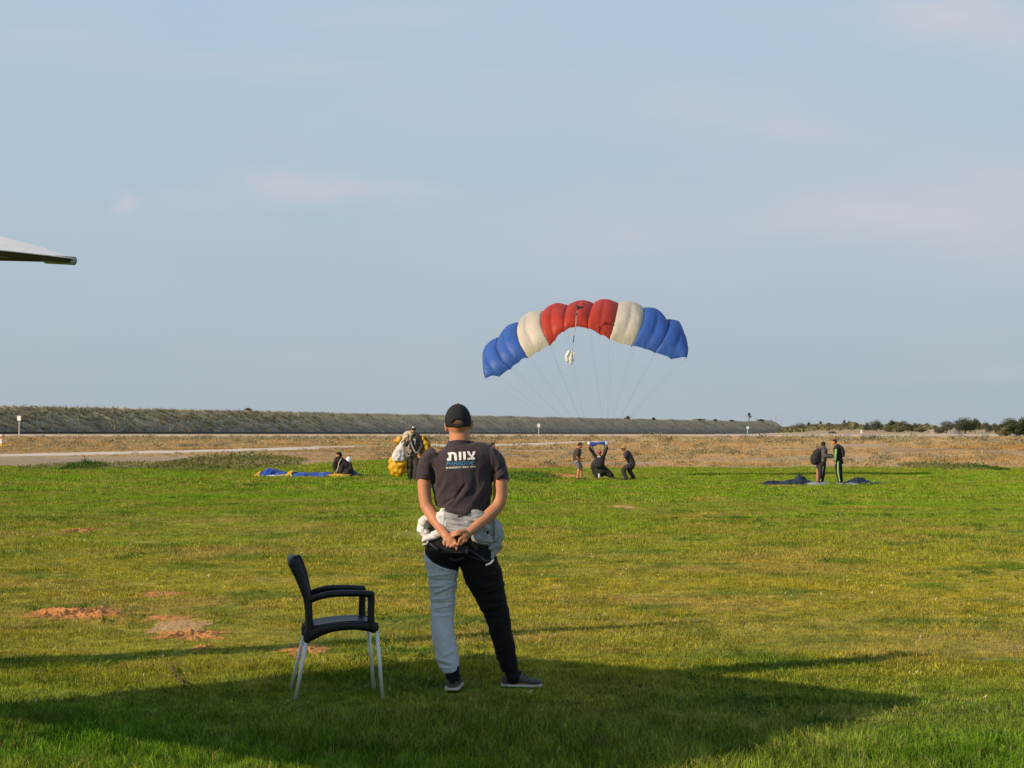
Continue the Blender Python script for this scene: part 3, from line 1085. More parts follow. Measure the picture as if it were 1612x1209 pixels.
def displace(me, fn):
    me.update()
    n = len(me.vertices)
    co = np.empty(n * 3, np.float32)
    me.vertices.foreach_get('co', co)
    co = co.reshape(-1, 3).astype(float)
    no = np.array([tuple(q.vector) for q in me.vertex_normals])
    d = fn(co, no)
    co += no * d[:, None]
    me.vertices.foreach_set('co', co.astype(np.float32).ravel())
    me.update()


def pn(co, s, off=0):
    """perlin noise over points with per-axis frequency"""
    sx, sy, sz = s
    return np.array([noise.noise(Vector((p[0] * sx + off, p[1] * sy + off, p[2] * sz - off))) for p in co])


def submesh(me, keep):
    """mesh of the faces for which keep is true"""
    ids = [p.index for p in me.polygons if keep[p.index]]
    used = {}
    vs_, fs = [], []
    for i in ids:
        q = []
        for vi in me.polygons[i].vertices:
            if vi not in used:
                used[vi] = len(vs_)
                vs_.append(tuple(me.vertices[vi].co))
            q.append(used[vi])
        fs.append(q)
    r = bpy.data.meshes.new(me.name)
    r.from_pydata(vs_, [], fs)
    r.update()
    return r


# ------------------------------------------------------------------ the man in the foreground
MD = 12.05
MPX = FPX / MD         # pixels per metre at the man


def Q(px, py, dy=0.0):
    return P(px, py, MD + dy)


def build_man():
    w0 = Q(752, 1085)
    root = thing('person', 'man seen from behind in black cap and dark printed t-shirt, hands clasped behind his back', 'person', (w0.x, MD, 0))
    px = 1.0 / MPX

    # ---- body: one skin
    b = MB()
    # head
    b.ell(Q(722, 663, 0.0), 0.074, 0.094, 0.103, 24, 18)
    b.ell(Q(723.5, 671, 0.035), 0.064, 0.075, 0.088, 20, 14)       # jaw, forward
    b.ell(Q(722, 676, 0.118), 0.012, 0.02, 0.024)                  # nose
    b.ell(Q(722, 688, 0.085), 0.026, 0.024, 0.018)                 # chin
    b.ell(Q(722, 681, 0.103), 0.024, 0.012, 0.008)                 # mouth
    for sx in (-1, 1):
        b.ell(Q(722 + sx * 8, 668, 0.094), 0.016, 0.012, 0.010)    # brow and eye
    b.ell(Q(702.2, 672.5, 0.005), 0.010, 0.020, 0.034, rot=Matrix.Rotation(R(-10), 3, 'Y'))
    b.ell(Q(743, 668.5, 0.015), 0.010, 0.020, 0.034, rot=Matrix.Rotation(R(8), 3, 'Y'))
    b.tube([(Q(723.5, 671, 0.0), 0.064, 0.066), (Q(723.5, 682, 0.0), 0.065, 0.066), (Q(724, 691, -0.004), 0.067, 0.066), (Q(724, 699, -0.004), 0.072, 0.064), (Q(725, 712, 0), 0.09, 0.07)], 24)
    # torso
    b.tube([(Q(725, 727, 0), 0.13, 0.085), (Q(727, 734, 0), 0.165, 0.100), (Q(728, 748, 0), 0.175, 0.115), (Q(727, 778, 0), 0.145, 0.10), (Q(726, 805, 0), 0.130, 0.10),
            (Q(725, 832, 0), 0.160, 0.11), (Q(724, 850, 0), 0.165, 0.11), (Q(724, 860, 0), 0.15, 0.09)], 28)
    # left arm (at the left in view)
    b.tube([(Q(680, 727, 0), 0.045, 0.05), (Q(669, 738, -0.01), 0.049, 0.055), (Q(668, 757, -0.02), 0.0445, 0.052), (Q(668.5, 777, -0.03), 0.041, 0.047), (Q(671, 794, -0.045), 0.0405, 0.043),
            (Q(675, 802, -0.06), 0.0400, 0.040), (Q(683, 815, -0.09), 0.0405, 0.040), (Q(691, 827, -0.125), 0.034, 0.034), (Q(700, 840, -0.165), 0.0275, 0.024), (Q(703.5, 845, -0.18), 0.027, 0.022)], 18)
    # right arm
    b.tube([(Q(777, 728, 0), 0.045, 0.05), (Q(787, 738, -0.01), 0.048, 0.055), (Q(788, 757, -0.02), 0.0465, 0.052), (Q(787.5, 776, -0.03), 0.045, 0.047), (Q(786, 790, -0.045), 0.043, 0.044),
            (Q(781, 799, -0.06), 0.0415, 0.041), (Q(770, 811, -0.095), 0.0410, 0.041), (Q(756, 823.5, -0.14), 0.034, 0.034), (Q(743, 834.5, -0.19), 0.0275, 0.025), (Q(737, 839, -0.205), 0.027, 0.023)], 18)
    # left hand: palm hangs down, index pointing, others curled
    b.tube([(Q(703.5, 845, -0.18), 0.028, 0.020), (Q(707.5, 850, -0.19), 0.036, 0.019), (Q(711.5, 856, -0.195), 0.036, 0.017)], 16)
    fr = 0.0085
    b.tube([(Q(716, 852, -0.20), .0115, .0115), (Q(718, 857, -0.215), .0100, .0100), (Q(718.6, 861.5, -0.225), .0090, .0090), (Q(718.9, 865.0, -0.228), .0078, .0078)], 10)
    b.tube([(Q(712.5, 855.5, -0.20), .0105, .0105), (Q(713.5, 860, -0.205), .0095, .0095), (Q(714.5, 860.5, -0.225), .0088, .0088), (Q(715, 857.5, -0.235), .008, .008)], 10)
    b.tube([(Q(708.5, 856, -0.20), .0100, .0100), (Q(708.8, 860.5, -0.205), .0092, .0092), (Q(710, 860.8, -0.225), .0085, .0085), (Q(711, 857.5, -0.232), .0078, .0078)], 10)
    b.tube([(Q(704.5, 855, -0.195), .0092, .0092), (Q(703.8, 859, -0.20), .0085, .0085), (Q(704.8, 859.6, -0.215), .008, .008), (Q(706, 857, -0.222), .0072, .0072)], 10)
    b.tube([(Q(701, 848, -0.185), .011, .011), (Q(698.7, 853, -0.20), .0095, .0095), (Q(699.5, 857, -0.21), .0085, .0085)], 10)
    # right hand: wraps over the left wrist
    b.tube([(Q(737, 839, -0.205), 0.028, 0.020), (Q(732, 841.5, -0.222), 0.034, 0.019), (Q(728, 843, -0.225), 0.034, 0.017)], 16)
    b.tube([(Q(730.5, 836, -0.235), .0125, .0125), (Q(724, 835.8, -0.243), .0110, .0110), (Q(717.5, 837.5, -0.24), .0100, .0100), (Q(709.8, 840.2, -0.225), .0082, .0082)], 10)
    b.tube([(Q(727, 839.5, -0.235), .0105, .0105), (Q(721, 841, -0.245), .0098, .0098), (Q(714.5, 843.5, -0.238), .009, .009), (Q(711, 845.5, -0.225), .0078, .0078)], 10)
    b.tube([(Q(727.5, 845, -0.23), .0105, .0105), (Q(724, 849, -0.235), .0098, .0098), (Q(722.6, 853.5, -0.232), .009, .009), (Q(722.3, 857, -0.225), .0078, .0078)], 10)
    b.tube([(Q(731.5, 846, -0.225), .0105, .0105), (Q(730, 851, -0.228), .0095, .0095), (Q(727, 855, -0.226), .0088, .0088), (Q(725.5, 858.0, -0.222), .0075, .0075)], 10)
    b.tube([(Q(736, 842.5, -0.215), .0125, .0125), (Q(735, 848, -0.222), .0105, .0105), (Q(732.8, 852.5, -0.226), .009, .009)], 10)
    # legs
    b.tube([(Q(697, 880, 0), 0.085, 0.09), (Q(697, 905, 0.01), 0.078, 0.082), (Q(698, 945, 0.02), 0.06, 0.062), (Q(697, 975, 0.0), 0.052, 0.058), (Q(698, 1000, -0.03), 0.052, 0.06), (Q(704, 1040, -0.05), 0.034, 0.04), (Q(711, 1066, -0.055), 0.033, 0.034), (Q(711.5, 1074, -0.05), 0.026, 0.028)], 18)
    b.tube([(Q(750, 880, 0), 0.09, 0.09), (Q(758, 905, 0.01), 0.085, 0.085), (Q(774, 945, 0.03), 0.065, 0.068), (Q(786, 975, 0.03), 0.054, 0.06), (Q(793, 1000, 0.04), 0.054, 0.062), (Q(801, 1040, 0.08), 0.036, 0.042), (Q(806, 1062, 0.1), 0.032, 0.034), (Q(808, 1069, 0.12), 0.024, 0.026)], 18)
    b.tube([(Q(711.5, 1077, -0.05), 0.026, 0.026), (Q(713, 1078.5, 0.04), 0.028, 0.014), (Q(714, 1079.5, 0.10), 0.026, 0.010)], 14)
    b.tube([(Q(803, 1072, 0.12), 0.022, 0.024), (Q(820, 1075.5, 0.105), 0.010, 0.024), (Q(833, 1076.5, 0.09), 0.008, 0.02)], 14)
    me = b.blend('body', 0.005, 3)
    link_mesh('body', me, SKIN, root)

    # ---- shirt
    shirt_m = fabric('shirt_charcoal', (0.044, 0.032, 0.038), 0.92, 0.10, 0.25, 300, 0.15)
    s = MB()
    s.tube([(Q(724, 694.5, -0.002), 0.0715, 0.072), (Q(724, 697, -0.002), 0.078, 0.078), (Q(724.5, 700.5, 0), 0.112, 0.086), (Q(725.5, 705, 0), 0.158, 0.098), (Q(727, 712, 0), 0.198, 0.112), (Q(728, 722, 0), 0.218, 0.126), (Q(728, 738, 0), 0.212, 0.136),
            (Q(728, 755, 0), 0.198, 0.14), (Q(729, 775, 0), 0.186, 0.137), (Q(727, 792, 0), 0.172, 0.145), (Q(725, 803, 0), 0.158, 0.158)], 36, rnd=False)
    s.tube([(Q(688, 715, 0), 0.058, 0.07), (Q(678, 724, -0.003), 0.062, 0.075), (Q(671, 738, -0.01), 0.057, 0.072), (Q(668.4, 750, -0.015), 0.051, 0.066), (Q(668, 756.5, -0.02), 0.051, 0.064)], 22, rnd=False)
    s.tube([(Q(768, 715, 0), 0.058, 0.07), (Q(779, 724, -0.003), 0.060, 0.075), (Q(785.5, 738, -0.01), 0.056, 0.072), (Q(788, 750, -0.015), 0.052, 0.066), (Q(788.2, 756.5, -0.02), 0.052, 0.064)], 22, rnd=False)
    # hem dips towards the right
    s.tube([(Q(726, 796, 0), 0.16, 0.150), (Q(728, 803, 0.0), 0.158, 0.160), (Q(731, 810, 0), 0.135, 0.162)], 30, rnd=False)

    folds = [  # (x1,y1,x2,y2,width px,amp m)
        (733, 762, 718, 782, 2.2, -0.010), (718, 782, 697, 792, 2.5, -0.009), (728, 770, 700, 800, 3.0, 0.006), (740, 768, 712, 797, 3.2, 0.005),
        (688, 790, 722, 800, 2.2, -0.008), (686, 797, 735, 806, 2.0, 0.006), (690, 803, 740, 812, 2, -0.006),
        (680, 733, 683, 760, 3.0, -0.013), (683, 728, 679, 745, 3, 0.006), (778, 735, 776, 762, 3.0, -0.013), (774, 722, 778, 745, 3, 0.006),
        (664, 735, 678, 742, 2.0, -0.006), (662, 744, 676, 748, 2.0, 0.006), (792, 733, 781, 744, 2, -0.006), (796, 742, 783, 752, 2, 0.006),
        (700, 748, 690, 775, 4, -0.004), (770, 765, 752, 795, 3.0, -0.007), (764, 760, 744, 792, 3.5, 0.006), (776, 778, 760, 800, 3, -0.006),
        (748, 745, 752, 775, 4, -0.003), (705, 760, 690, 780, 3, 0.004), (668, 722, 690, 708, 4, 0.004), (788, 726, 768, 708, 4, 0.004)]

    def fold_disp(folds, base, fr=(14, 14, 8), back=True, off=0):
        def fn(co, no):
            X = (co[:, 0] / MD) * FPX + 806
            Y = 675 - (co[:, 2] - CAM_H) / MD * FPX
            d = base * pn(co, fr, off) + base * 0.5 * pn(co, tuple(q * 2.4 for q in fr), off + 4)
            m = np.clip(-no[:, 1] * 2 + 0.6, 0, 1) if back else 1
            for (x1, y1, x2, y2, w, a) in folds:
                ax, ay = x2 - x1, y2 - y1
                L2 = ax * ax + ay * ay
                t = ((X - x1) * ax + (Y - y1) * ay) / L2
                tc = np.clip(t, 0, 1)
                dd = np.hypot(X - x1 - tc * ax, Y - y1 - tc * ay)
                d = d + a * np.exp(-(dd / w) ** 2) * m * (0.45 + 0.55 * np.sin(np.pi * tc))
            return d
        return fn
    folds = [(x, y, x2, y2, w, a * 1.8) for (x, y, x2, y2, w, a) in folds]
    me = s.blend('t_shirt', 0.0055, 3, disp=fold_disp(folds, 0.008, (12, 12, 7)))
    shirt = link_mesh('t_shirt', me, shirt_m, root)
    shirt_bvh = BVHTree.FromPolygons([v.co.copy() for v in me.vertices], [tuple(p.vertices) for p in me.polygons])
    org = root.location.copy()
    # neck ribbing
    rb = MB()
    ring = []
    for j in range(40):
        a = 2 * math.pi * j / 40
        ring.append(Q(724 + 17.6 * math.cos(a), 695.6 - 1.2 * math.cos(a) ** 2 * 0.0 + 2.2 * math.cos(a * 2) * 0.5, 0.070 * math.sin(a) - 0.002))
    rr = []
    for j in range(40):
        p = ring[j]
        t = (ring[(j + 1) % 40] - ring[j - 1]).normalized()
        u = t.cross(Vector((0, 0, 1))).normalized()
        w = u.cross(t)
        rr.append([p + u * 0.006 * math.cos(q) + w * 0.010 * math.sin(q) for q in (0, 1.05, 2.1, 3.14, 4.19, 5.24)])
    rr.append(rr[0])
    rb.rings(rr, cap=False)
    link_mesh('collar', rb.mesh(), shirt_m, root)

    # ---- print on the back, projected on the cloth
    white = plain('print_white', (0.78, 0.76, 0.72), 0.7, var=0.05)
    blue = plain('print_blue', (0.055, 0.42, 0.78), 0.7, var=0.05)

    def zp(cx, cy):
        # coordinates in the enlarged view of the print -> photograph pixels
        return (690 + cx * 0.04342, 700 + cy * 0.04343)

    def decal(name, polys, mat):
        """flat print laid on the cloth: polygons subdivided finely and dropped on the shirt"""
        vs_, fs = [], []
        for poly in polys:
            pts = [Vector((*zp(*p), 0)) for p in poly]
            from mathutils.geometry import tessellate_polygon
            tris = tessellate_polygon([pts])
            b0 = len(vs_)
            pool = [p.copy() for p in pts]
            todo = [tuple(t) for t in tris]
            for _ in range(3):
                nt = []
                for (a, b_, c) in todo:
                    A, B, C = pool[a], pool[b_], pool[c]
                    if max((A - B).length, (B - C).length, (A - C).length) < 1.2:
                        nt.append((a, b_, c))
                        continue
                    i = len(pool)
                    pool += [(A + B) / 2, (B + C) / 2, (A + C) / 2]
                    nt += [(a, i, i + 2), (i, b_, i + 1), (i + 2, i + 1, c), (i, i + 1, i + 2)]
                todo = nt
            for p in pool:
                w1 = P(p.x, p.y, MD - 1.0)
                w2 = P(p.x, p.y, MD)
                d = (w2 - w1).normalized()
                hit = shirt_bvh.ray_cast(w1 - org, d, 3.0)
                q = hit[0] + org if hit[0] is not None else P(p.x, p.y, MD - 0.14)
                q = q - d * 0.003
                vs_.append(q)
            fs += [tuple(x + b0 for x in t) for t in todo]
        me_ = bpy.data.meshes.new(name)
        me_.from_pydata([tuple(v) for v in vs_], [], fs)
        o_ = link_mesh(name, me_, mat, shirt, smooth=False)
        return o_
    tav = [[(335, 290), (560, 268), (640, 300), (668, 380), (680, 570), (592, 575), (575, 400), (560, 345), (470, 350), (470, 575), (318, 580), (318, 490), (385, 485), (378, 360), (350, 350)]]
    vav1 = [[(732, 262), (822, 255), (832, 330), (832, 560), (752, 562), (742, 350), (730, 300)]]
    vav2 = [[(895, 255), (978, 248), (990, 320), (998, 545), (912, 552), (902, 345), (890, 300)]]
    tsadi = [[(1035, 245), (1120, 240), (1205, 395), (1240, 330), (1255, 250), (1345, 238), (1325, 330), (1255, 430), (1335, 480), (1335, 532), (1060, 552), (1052, 485), (1195, 460), (1090, 350)]]
    o_ = decal('lettering', tav + vav1 + vav2 + tsadi, white)
    o_['label'] = 'white Hebrew word in large letters'

    def letter(strokes, x0, x1, y0, y1, sh=0.22, th=0.16):
        """italic stroke letters: strokes in a unit box"""
        out = []
        W = x1 - x0
        H = y1 - y0
        for (ax, ay, bx, by) in strokes:
            A = Vector((x0 + ax * W + (1 - ay) * H * sh, y0 + ay * H))
            B = Vector((x0 + bx * W + (1 - by) * H * sh, y0 + by * H))
            d = (B - A)
            if d.length < 1e-6:
                continue
            d.normalize()
            n = Vector((-d.y, d.x)) * H * th * 0.5
            e = d * H * th * 0.3
            out.append([tuple(A - n - e), tuple(B - n + e), tuple(B + n + e), tuple(A + n - e)])
        return out
    Pl = [(0, 0, 0, 1), (0, 0, .8, 0), (.8, 0, .95, .25), (.95, .25, .8, .52), (.8, .52, 0, .52)]
    Al = [(0, 1, .5, 0), (.5, 0, 1, 1), (.22, .65, .8, .65)]
    Rl = Pl + [(.5, .52, 1, 1)]
    Dl = [(0, 0, 0, 1), (0, 0, .65, 0), (.65, 0, .95, .3), (.95, .3, .95, .7), (.95, .7, .65, 1), (.65, 1, 0, 1)]
    Il = [(.5, 0, .5, 1)]
    Vl = [(0, 0, .5, 1), (.5, 1, 1, 0)]
    El = [(0, 0, 0, 1), (0, 0, .9, 0), (0, .5, .75, .5), (0, 1, .9, 1)]
    polys = []
    cx = 300
    word = [(Pl, 100), (Al, 115), (Rl, 105), (Al, 115), (Dl, 110), (Il, 45), (Vl, 100), (El, 85)]
    for i, (g, wdt) in enumerate(word):
        yb = 750 - (cx - 300) * 0.028
        polys += letter(g, cx, cx + wdt, yb - 122, yb, 0.22, 0.10)
        cx += wdt + 30
    o_ = decal('lettering', polys, blue)
    o_['label'] = 'blue italic line of lettering'
    small = []
    rg = random.Random(3)
    x = 285
    while x < 1310:
        wdt = rg.uniform(22, 40)
        yb = 868 - (x - 285) * 0.045
        if not (548 < x < 578 or 815 < x < 850 or 1100 < x < 1128):
            small += letter(rg.choice([[(0, 0, 1, 0), (1, 0, 1, 1)], [(0, 0, 1, 0), (1, 0, 1, 1), (0, 1, 1, 1)], [(.5, 0, .5, 1)], [(0, 0, 0, 1), (0, 0, 1, 0), (1, 0, 1, 1)]]), x, x + wdt, yb - 48, yb, 0, 0.24)
        x += wdt + 13
    o_ = decal('lettering', small, white)
    o_['label'] = 'tiny white line of lettering'

    # ---- trousers
    t = MB()
    t.tube([(Q(724, 832, 0), 0.185, 0.14), (Q(723, 850, 0), 0.215, 0.15), (Q(723, 868, 0), 0.222, 0.152), (Q(724, 880, 0), 0.215, 0.14)], 34, rnd=False)
    t.tube([(Q(696, 862, 0), 0.100, 0.13), (Q(696, 880, 0), 0.112, 0.128), (Q(696.5, 900, 0.005), 0.1, 0.115), (Q(697, 920, 0.01), 0.089, 0.1), (Q(697.5, 940, 0.015), 0.079, 0.09), (Q(697, 960, 0.01), 0.074, 0.084),
            (Q(696.5, 980, 0.0), 0.074, 0.083), (Q(697, 995, -0.015), 0.0745, 0.084), (Q(699.5, 1012, -0.03), 0.0745, 0.083), (Q(703, 1030, -0.045), 0.073, 0.08), (Q(706.5, 1044, -0.05), 0.066, 0.074), (Q(709.5, 1058.5, -0.055), 0.050, 0.058)], 26, rnd=False)
    t.tube([(Q(748, 862, 0), 0.115, 0.135), (Q(752, 880, 0), 0.119, 0.13), (Q(760, 905, 0.005), 0.122, 0.118), (Q(768, 925, 0.012), 0.108, 0.105), (Q(774.5, 945, 0.02), 0.094, 0.095), (Q(781, 962, 0.025), 0.078, 0.086),
            (Q(786, 982, 0.03), 0.071, 0.082), (Q(789.5, 1000, 0.04), 0.071, 0.082), (Q(794, 1018, 0.055), 0.066, 0.078), (Q(799, 1038, 0.075), 0.060, 0.07), (Q(803, 1054, 0.09), 0.051, 0.06)], 26, rnd=False)
    lf = [(675, 905, 712, 900, 2.0, .006), (678, 912, 719, 912, 1.8, -.006), (676, 922, 705, 918, 2.0, .006), (685, 931, 718, 918, 2.0, .007), (684, 936, 717, 924, 1.6, -.006), (680, 942, 712, 938, 1.8, .006),
          (681, 948, 715, 946, 1.6, -.006), (684, 956, 713, 950, 1.7, .006), (682, 962, 710, 962, 1.6, -.005), (684, 968, 712, 966, 1.7, .005), (690, 890, 715, 897, 2, .005), (684, 1032, 716, 1040, 2.2, .006),
          (687, 1040, 718, 1046, 2, -.006), (692, 1048, 720, 1044, 2, .006), (700, 1028, 719, 1018, 3, .005), (684, 1012, 690, 1035, 3, -.004)]
    lf = [(x, y, x2, y2, w * 0.95, a * 1.15) for (x, y, x2, y2, w, a) in lf]
    rf = [(x + 80, y, x2 + 80, y2, w, a) for (x, y, x2, y2, w, a) in lf]
    me = t.blend('trousers', 0.0055, 3, disp=fold_disp(lf + rf, 0.007, (15, 15, 12), off=7))
    cen = [(p.center.x / MD * FPX + 806, 675 - (p.center.z - CAM_H) / MD * FPX) for p in me.polygons]

    def is_left(X, Y):
        yb = np.interp(X, [660, 667, 671.6, 682, 699, 722, 726], [855, 861, 873, 883, 891, 897, 899])
        return Y > yb and X < 722 + max(0, (Y - 897)) * 0.2
    lk = [is_left(X, Y) for (X, Y) in cen]
    ml = submesh(me, lk)
    mr = submesh(me, [not q for q in lk])
    link_mesh('trousers', mr, fabric('trouser_black', (0.008, 0.008, 0.009), 0.9, 0.1, 0.2, 200), root)
    tl = link_mesh('trouser_leg', ml, fabric('trouser_grey', (0.55, 0.57, 0.60), 0.85, 0.10, 0.45, 160, fold=0.5), root)
    tl['label'] = 'light grey left trouser leg'

    # ---- jacket round the waist
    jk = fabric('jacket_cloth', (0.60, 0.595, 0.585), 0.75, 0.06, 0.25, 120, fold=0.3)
    j = MB()
    ringpts = [(745, 813, -0.135), (722, 820, -0.142), (702, 816, -0.135), (686, 816, -0.09), (678, 820, 0.0), (686, 824, 0.09), (722, 828, 0.13), (762, 826, 0.10), (774, 824, 0.0), (766, 820, -0.09), (755, 815, -0.13), (745, 813, -0.135)]
    j.tube([(Q(*p), 0.045, 0.022) for p in ringpts], 14)
    j.tube([(Q(699, 803, -0.118), 0.024, 0.014), (Q(697, 814, -0.13), 0.040, 0.016), (Q(702, 828, -0.145), 0.045, 0.018), (Q(716, 832, -0.155), 0.045, 0.018), (Q(735, 832, -0.155), 0.045, 0.018), (Q(750, 834, -0.145), 0.045, 0.02)], 14)
    j.tube([(Q(676, 815, 0.0), 0.030, 0.07), (Q(668.5, 822, 0.0), 0.046, 0.08), (Q(667, 834, 0.0), 0.042, 0.08), (Q(673.5, 845, -0.02), 0.036, 0.08)], 16)
    j.tube([(Q(670, 850, -0.06), 0.016, 0.05), (Q(684, 843, -0.10), 0.028, 0.03), (Q(692, 838, -0.12), 0.03, 0.02)], 12)
    j.tube([(Q(760, 828, -0.12), 0.05, 0.03), (Q(748, 842, -0.145), 0.036, 0.016), (Q(758, 848, -0.14), 0.036, 0.02), (Q(768, 850, -0.12), 0.04, 0.03)], 12)
    j.tube([(Q(768, 816, 0.0), 0.040, 0.07), (Q(775, 829, 0.0), 0.058, 0.085), (Q(777, 845, 0.0), 0.070, 0.085), (Q(775, 858, -0.02), 0.064, 0.08), (Q(772.5, 870, -0.05), 0.038, 0.05), (Q(773, 878, -0.07), 0.016, 0.02)], 18)
    jf = [(704, 806, 730, 815, 1.2, -.008), (730, 815, 752, 822, 1.2, -.009), (706, 826, 724, 836, 1.3, -.008), (724, 823, 752, 838, 1.3, -.009), (716, 819, 748, 829, 1.2, .006), (760, 822, 768, 846, 1.3, -.010), (780, 826, 778, 850, 1.2, .010), (786, 845, 776, 868, 1.3, -.010), (766, 856, 784, 852, 1.3, -.008),
          (657, 822, 672, 838, 1.6, -.020), (663, 816, 680, 826, 1.4, .014), (661, 838, 684, 842, 1.5, -.020), (656, 830, 668, 848, 1.8, .012), (675, 820, 668, 836, 1.8, -.022), (677, 832, 690, 845, 1.6, .014), (663, 828, 674, 827, 1.5, -.016),
          (688, 804, 699, 810, 1.4, -.008), (703, 800, 701, 822, 1.0, -.010), (703, 822, 740, 828, 1.4, -.010), (705, 830, 735, 834, 1.4, .008), (702, 815, 745, 822, 1.6, -.008), (708, 810, 742, 817, 1.5, .006), (745, 815, 765, 812, 1.5, -.008),
          (776, 818, 778, 858, 1.5, -.022), (770, 820, 771, 850, 1.8, .012), (784, 830, 788, 856, 1.8, .010), (754, 838, 772, 842, 1.4, -.014), (752, 846, 768, 843, 1.4, .012), (756, 852, 770, 852, 1.4, -.012), (765, 868, 782, 866, 1.6, -.012),
          (760, 860, 776, 862, 1.6, .010), (790, 838, 782, 862, 1.5, -.010)]

    def jacket_disp(co, no):
        base = fold_disp(jf, 0.0, back=False)(co, no)
        XX = co[:, 0] / MD * FPX + 806
        base = base * np.where(XX > 701, 3.0, 1.0)
        n1 = pn(co, (7, 7, 17), 3)
        n2 = pn(co, (20, 20, 30), 9)
        return 0.30 * base + 0.010 * (0.35 - np.abs(n1) * 2) + 0.0012 * (0.3 - np.abs(n2) * 2)
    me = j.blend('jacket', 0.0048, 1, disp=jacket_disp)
    lk = [(p.center.x / MD * FPX + 806) < 702.5 for p in me.polygons]  # one jacket cut in two; shade is put into the right part's colour
    link_mesh('jacket', submesh(me, [not q for q in lk]), fabric('jacket_shaded', (0.33, 0.335, 0.34), 0.75, 0.06, 0.25, 120, fold=0.3), root)
    o_ = link_mesh('jacket_lit_side', submesh(me, lk), jk, root)
    o_['label'] = 'white bunched left side of the jacket, in its lit colour'

    # ---- flat waist pouch and its straps
    bag = fabric('pouch_cloth', (0.030, 0.031, 0.036), 0.8, 0.1, 0.4, 250)
    q = MB()
    rot = Matrix.Rotation(R(2), 3, 'Y')
    z0 = Q(718, 866, -0.185)
    pr = [(-0.098, -0.018), (-0.060, 0.024), (0.080, 0.024), (0.074, -0.024)]
    fr_, bk_ = [], []
    for (a, c) in pr:
        fr_.append(z0 + Vector((a, -0.018, c)))
        bk_.append(z0 + Vector((a, 0.02, c)))
    q.rings([fr_, bk_])
    link_mesh('pouch', q.blend('pouch', 0.005, 2), bag, root)
    for pts, r1, r2 in (([(738, 866, -.165), (752, 874, -.158), (767, 884, -.14), (776, 882, -.11)], .009, .004), ([(690, 866, -.16), (680, 858, -.13), (672, 852, -.08)], .009, .004),
                        ([(738, 876, -.158), (755, 881, -.15), (768, 886, -.13)], .005, .004), ([(708, 879, -.165), (715, 882, -.168), (722, 881, -.168), (729, 878, -.165)], .007, .004)):
        q = MB()
        q.tube([(Q(*p_), r1, r2) for p_ in pts], 8)
        link_mesh('strap', q.mesh(), bag, root)
    trim = plain('trim_grey', (0.45, 0.44, 0.43), 0.7)
    for pts in ([(765.5, 889.5, -.145), (772, 887, -.14), (777, 881.5, -.12)], [(665.5, 857, -.08), (671, 856.5, -.11), (673.6, 852.5, -.12)]):
        q = MB()
        q.tube([(Q(*p_), .006, .005) for p_ in pts], 8)
        link_mesh('trim_strip', q.mesh(), trim, root)

    # ---- socks, shoes
    sock = fabric('sock_black', (0.010, 0.010, 0.011), 0.95, 0.1, 0.3, 300)
    for pts in ([(712, 1050, -.055), (712.5, 1060, -.055), (712.8, 1069, -.05)], [(803, 1050, .09), (806, 1058, .1), (808.5, 1066, .1)]):
        q = MB()
        q.tube([(Q(*pts[0]), .044, .048), (Q(*pts[1]), .045, .050), (Q(*pts[2]), .046, .058)], 18)
        link_mesh('sock', q.mesh(), sock, root)
    shoe_m = fabric('shoe_grey', (0.085, 0.082, 0.075), 0.9, 0.15, 0.4, 250)
    sole_m = plain('shoe_sole', (0.55, 0.52, 0.45), 0.7)

    def shoe(heel, direction, L, name='shoe'):
        d = Vector(direction).normalized()
        sd = Vector((-d.y, d.x, 0))
        up = Vector((0, 0, 1))
        prof = [(0.0, .036, .050), (0.03, .043, .072), (0.10, .045, .074), (0.15, .043, .066), (0.19, .044, .048), (0.23, .047, .038), (0.27, .043, .033), (0.30, .026, .026)]
        mb, so = MB(), MB()
        rg, rs = [], []
        for (t_, hw, h) in prof:
            c = heel + d * (t_ * L / 0.30)
            rg.append([c + sd * hw * math.copysign(abs(math.cos(a)) ** 0.7, math.cos(a)) + up * (0.018 + max(0, h) * (0.5 + 0.5 * math.sin(a)) ** 0.8) for a in np.linspace(0, 2 * math.pi, 20, endpoint=False)])
            rs.append([c + sd * (hw + .004) * sx + up * z_ for sx, z_ in ((-1, 0.004), (1, 0.004), (1, 0.021), (-1, 0.021))])
        rs[0] = [p - d * 0.006 for p in rs[0]]
        rs[-1] = [p + d * 0.008 for p in rs[-1]]
        mb.rings(rg)
        so.rings(rs)
        o = link_mesh(name, mb.blend(name, 0.005, 2), shoe_m, root)
        link_mesh('sole', so.blend('sole', 0.004, 1), sole_m, o)
        la = MB()
        for t_ in (0.145, 0.17, 0.195):
            c = heel + d * (t_ * L / 0.30)
            h = np.interp(t_, [p[0] for p in prof], [p[2] for p in prof]) + 0.020
            la.tube([(c + sd * 0.028 + up * (h - .008), .0028, .0028), (c + up * (h + .002), .0028, .0028), (c - sd * 0.028 + up * (h - .008), .0028, .0028)], 6)
        c = heel + d * (0.14 * L / .30) + up * 0.088
        la.tube([(c, .003, .003), (c - sd * .02 + up * .012, .003, .003), (c - sd * .045 - up * .012, .003, .003)], 6)
        la.tube([(c, .003, .003), (c + sd * .02 + up * .010, .003, .003), (c + sd * .04 - up * .02, .003, .003)], 6)
        link_mesh('lace', la.mesh(), sock, o)
    hl = P(710.5, 1086, MD - 0.10)
    shoe(Vector((hl.x, hl.y, 0.008)), (0.10, 1, 0), 0.28)
    hr = P(791, 1080, MD + 0.13)
    shoe(Vector((hr.x, hr.y, 0.005)), (1, -0.16, 0), 0.245)

    # ---- hair and cap
    q = MB()
    q.ell(Q(722, 661.5, 0.0), 0.0765, 0.096, 0.098, 28, 18)
    me = q.mesh()
    keep = []
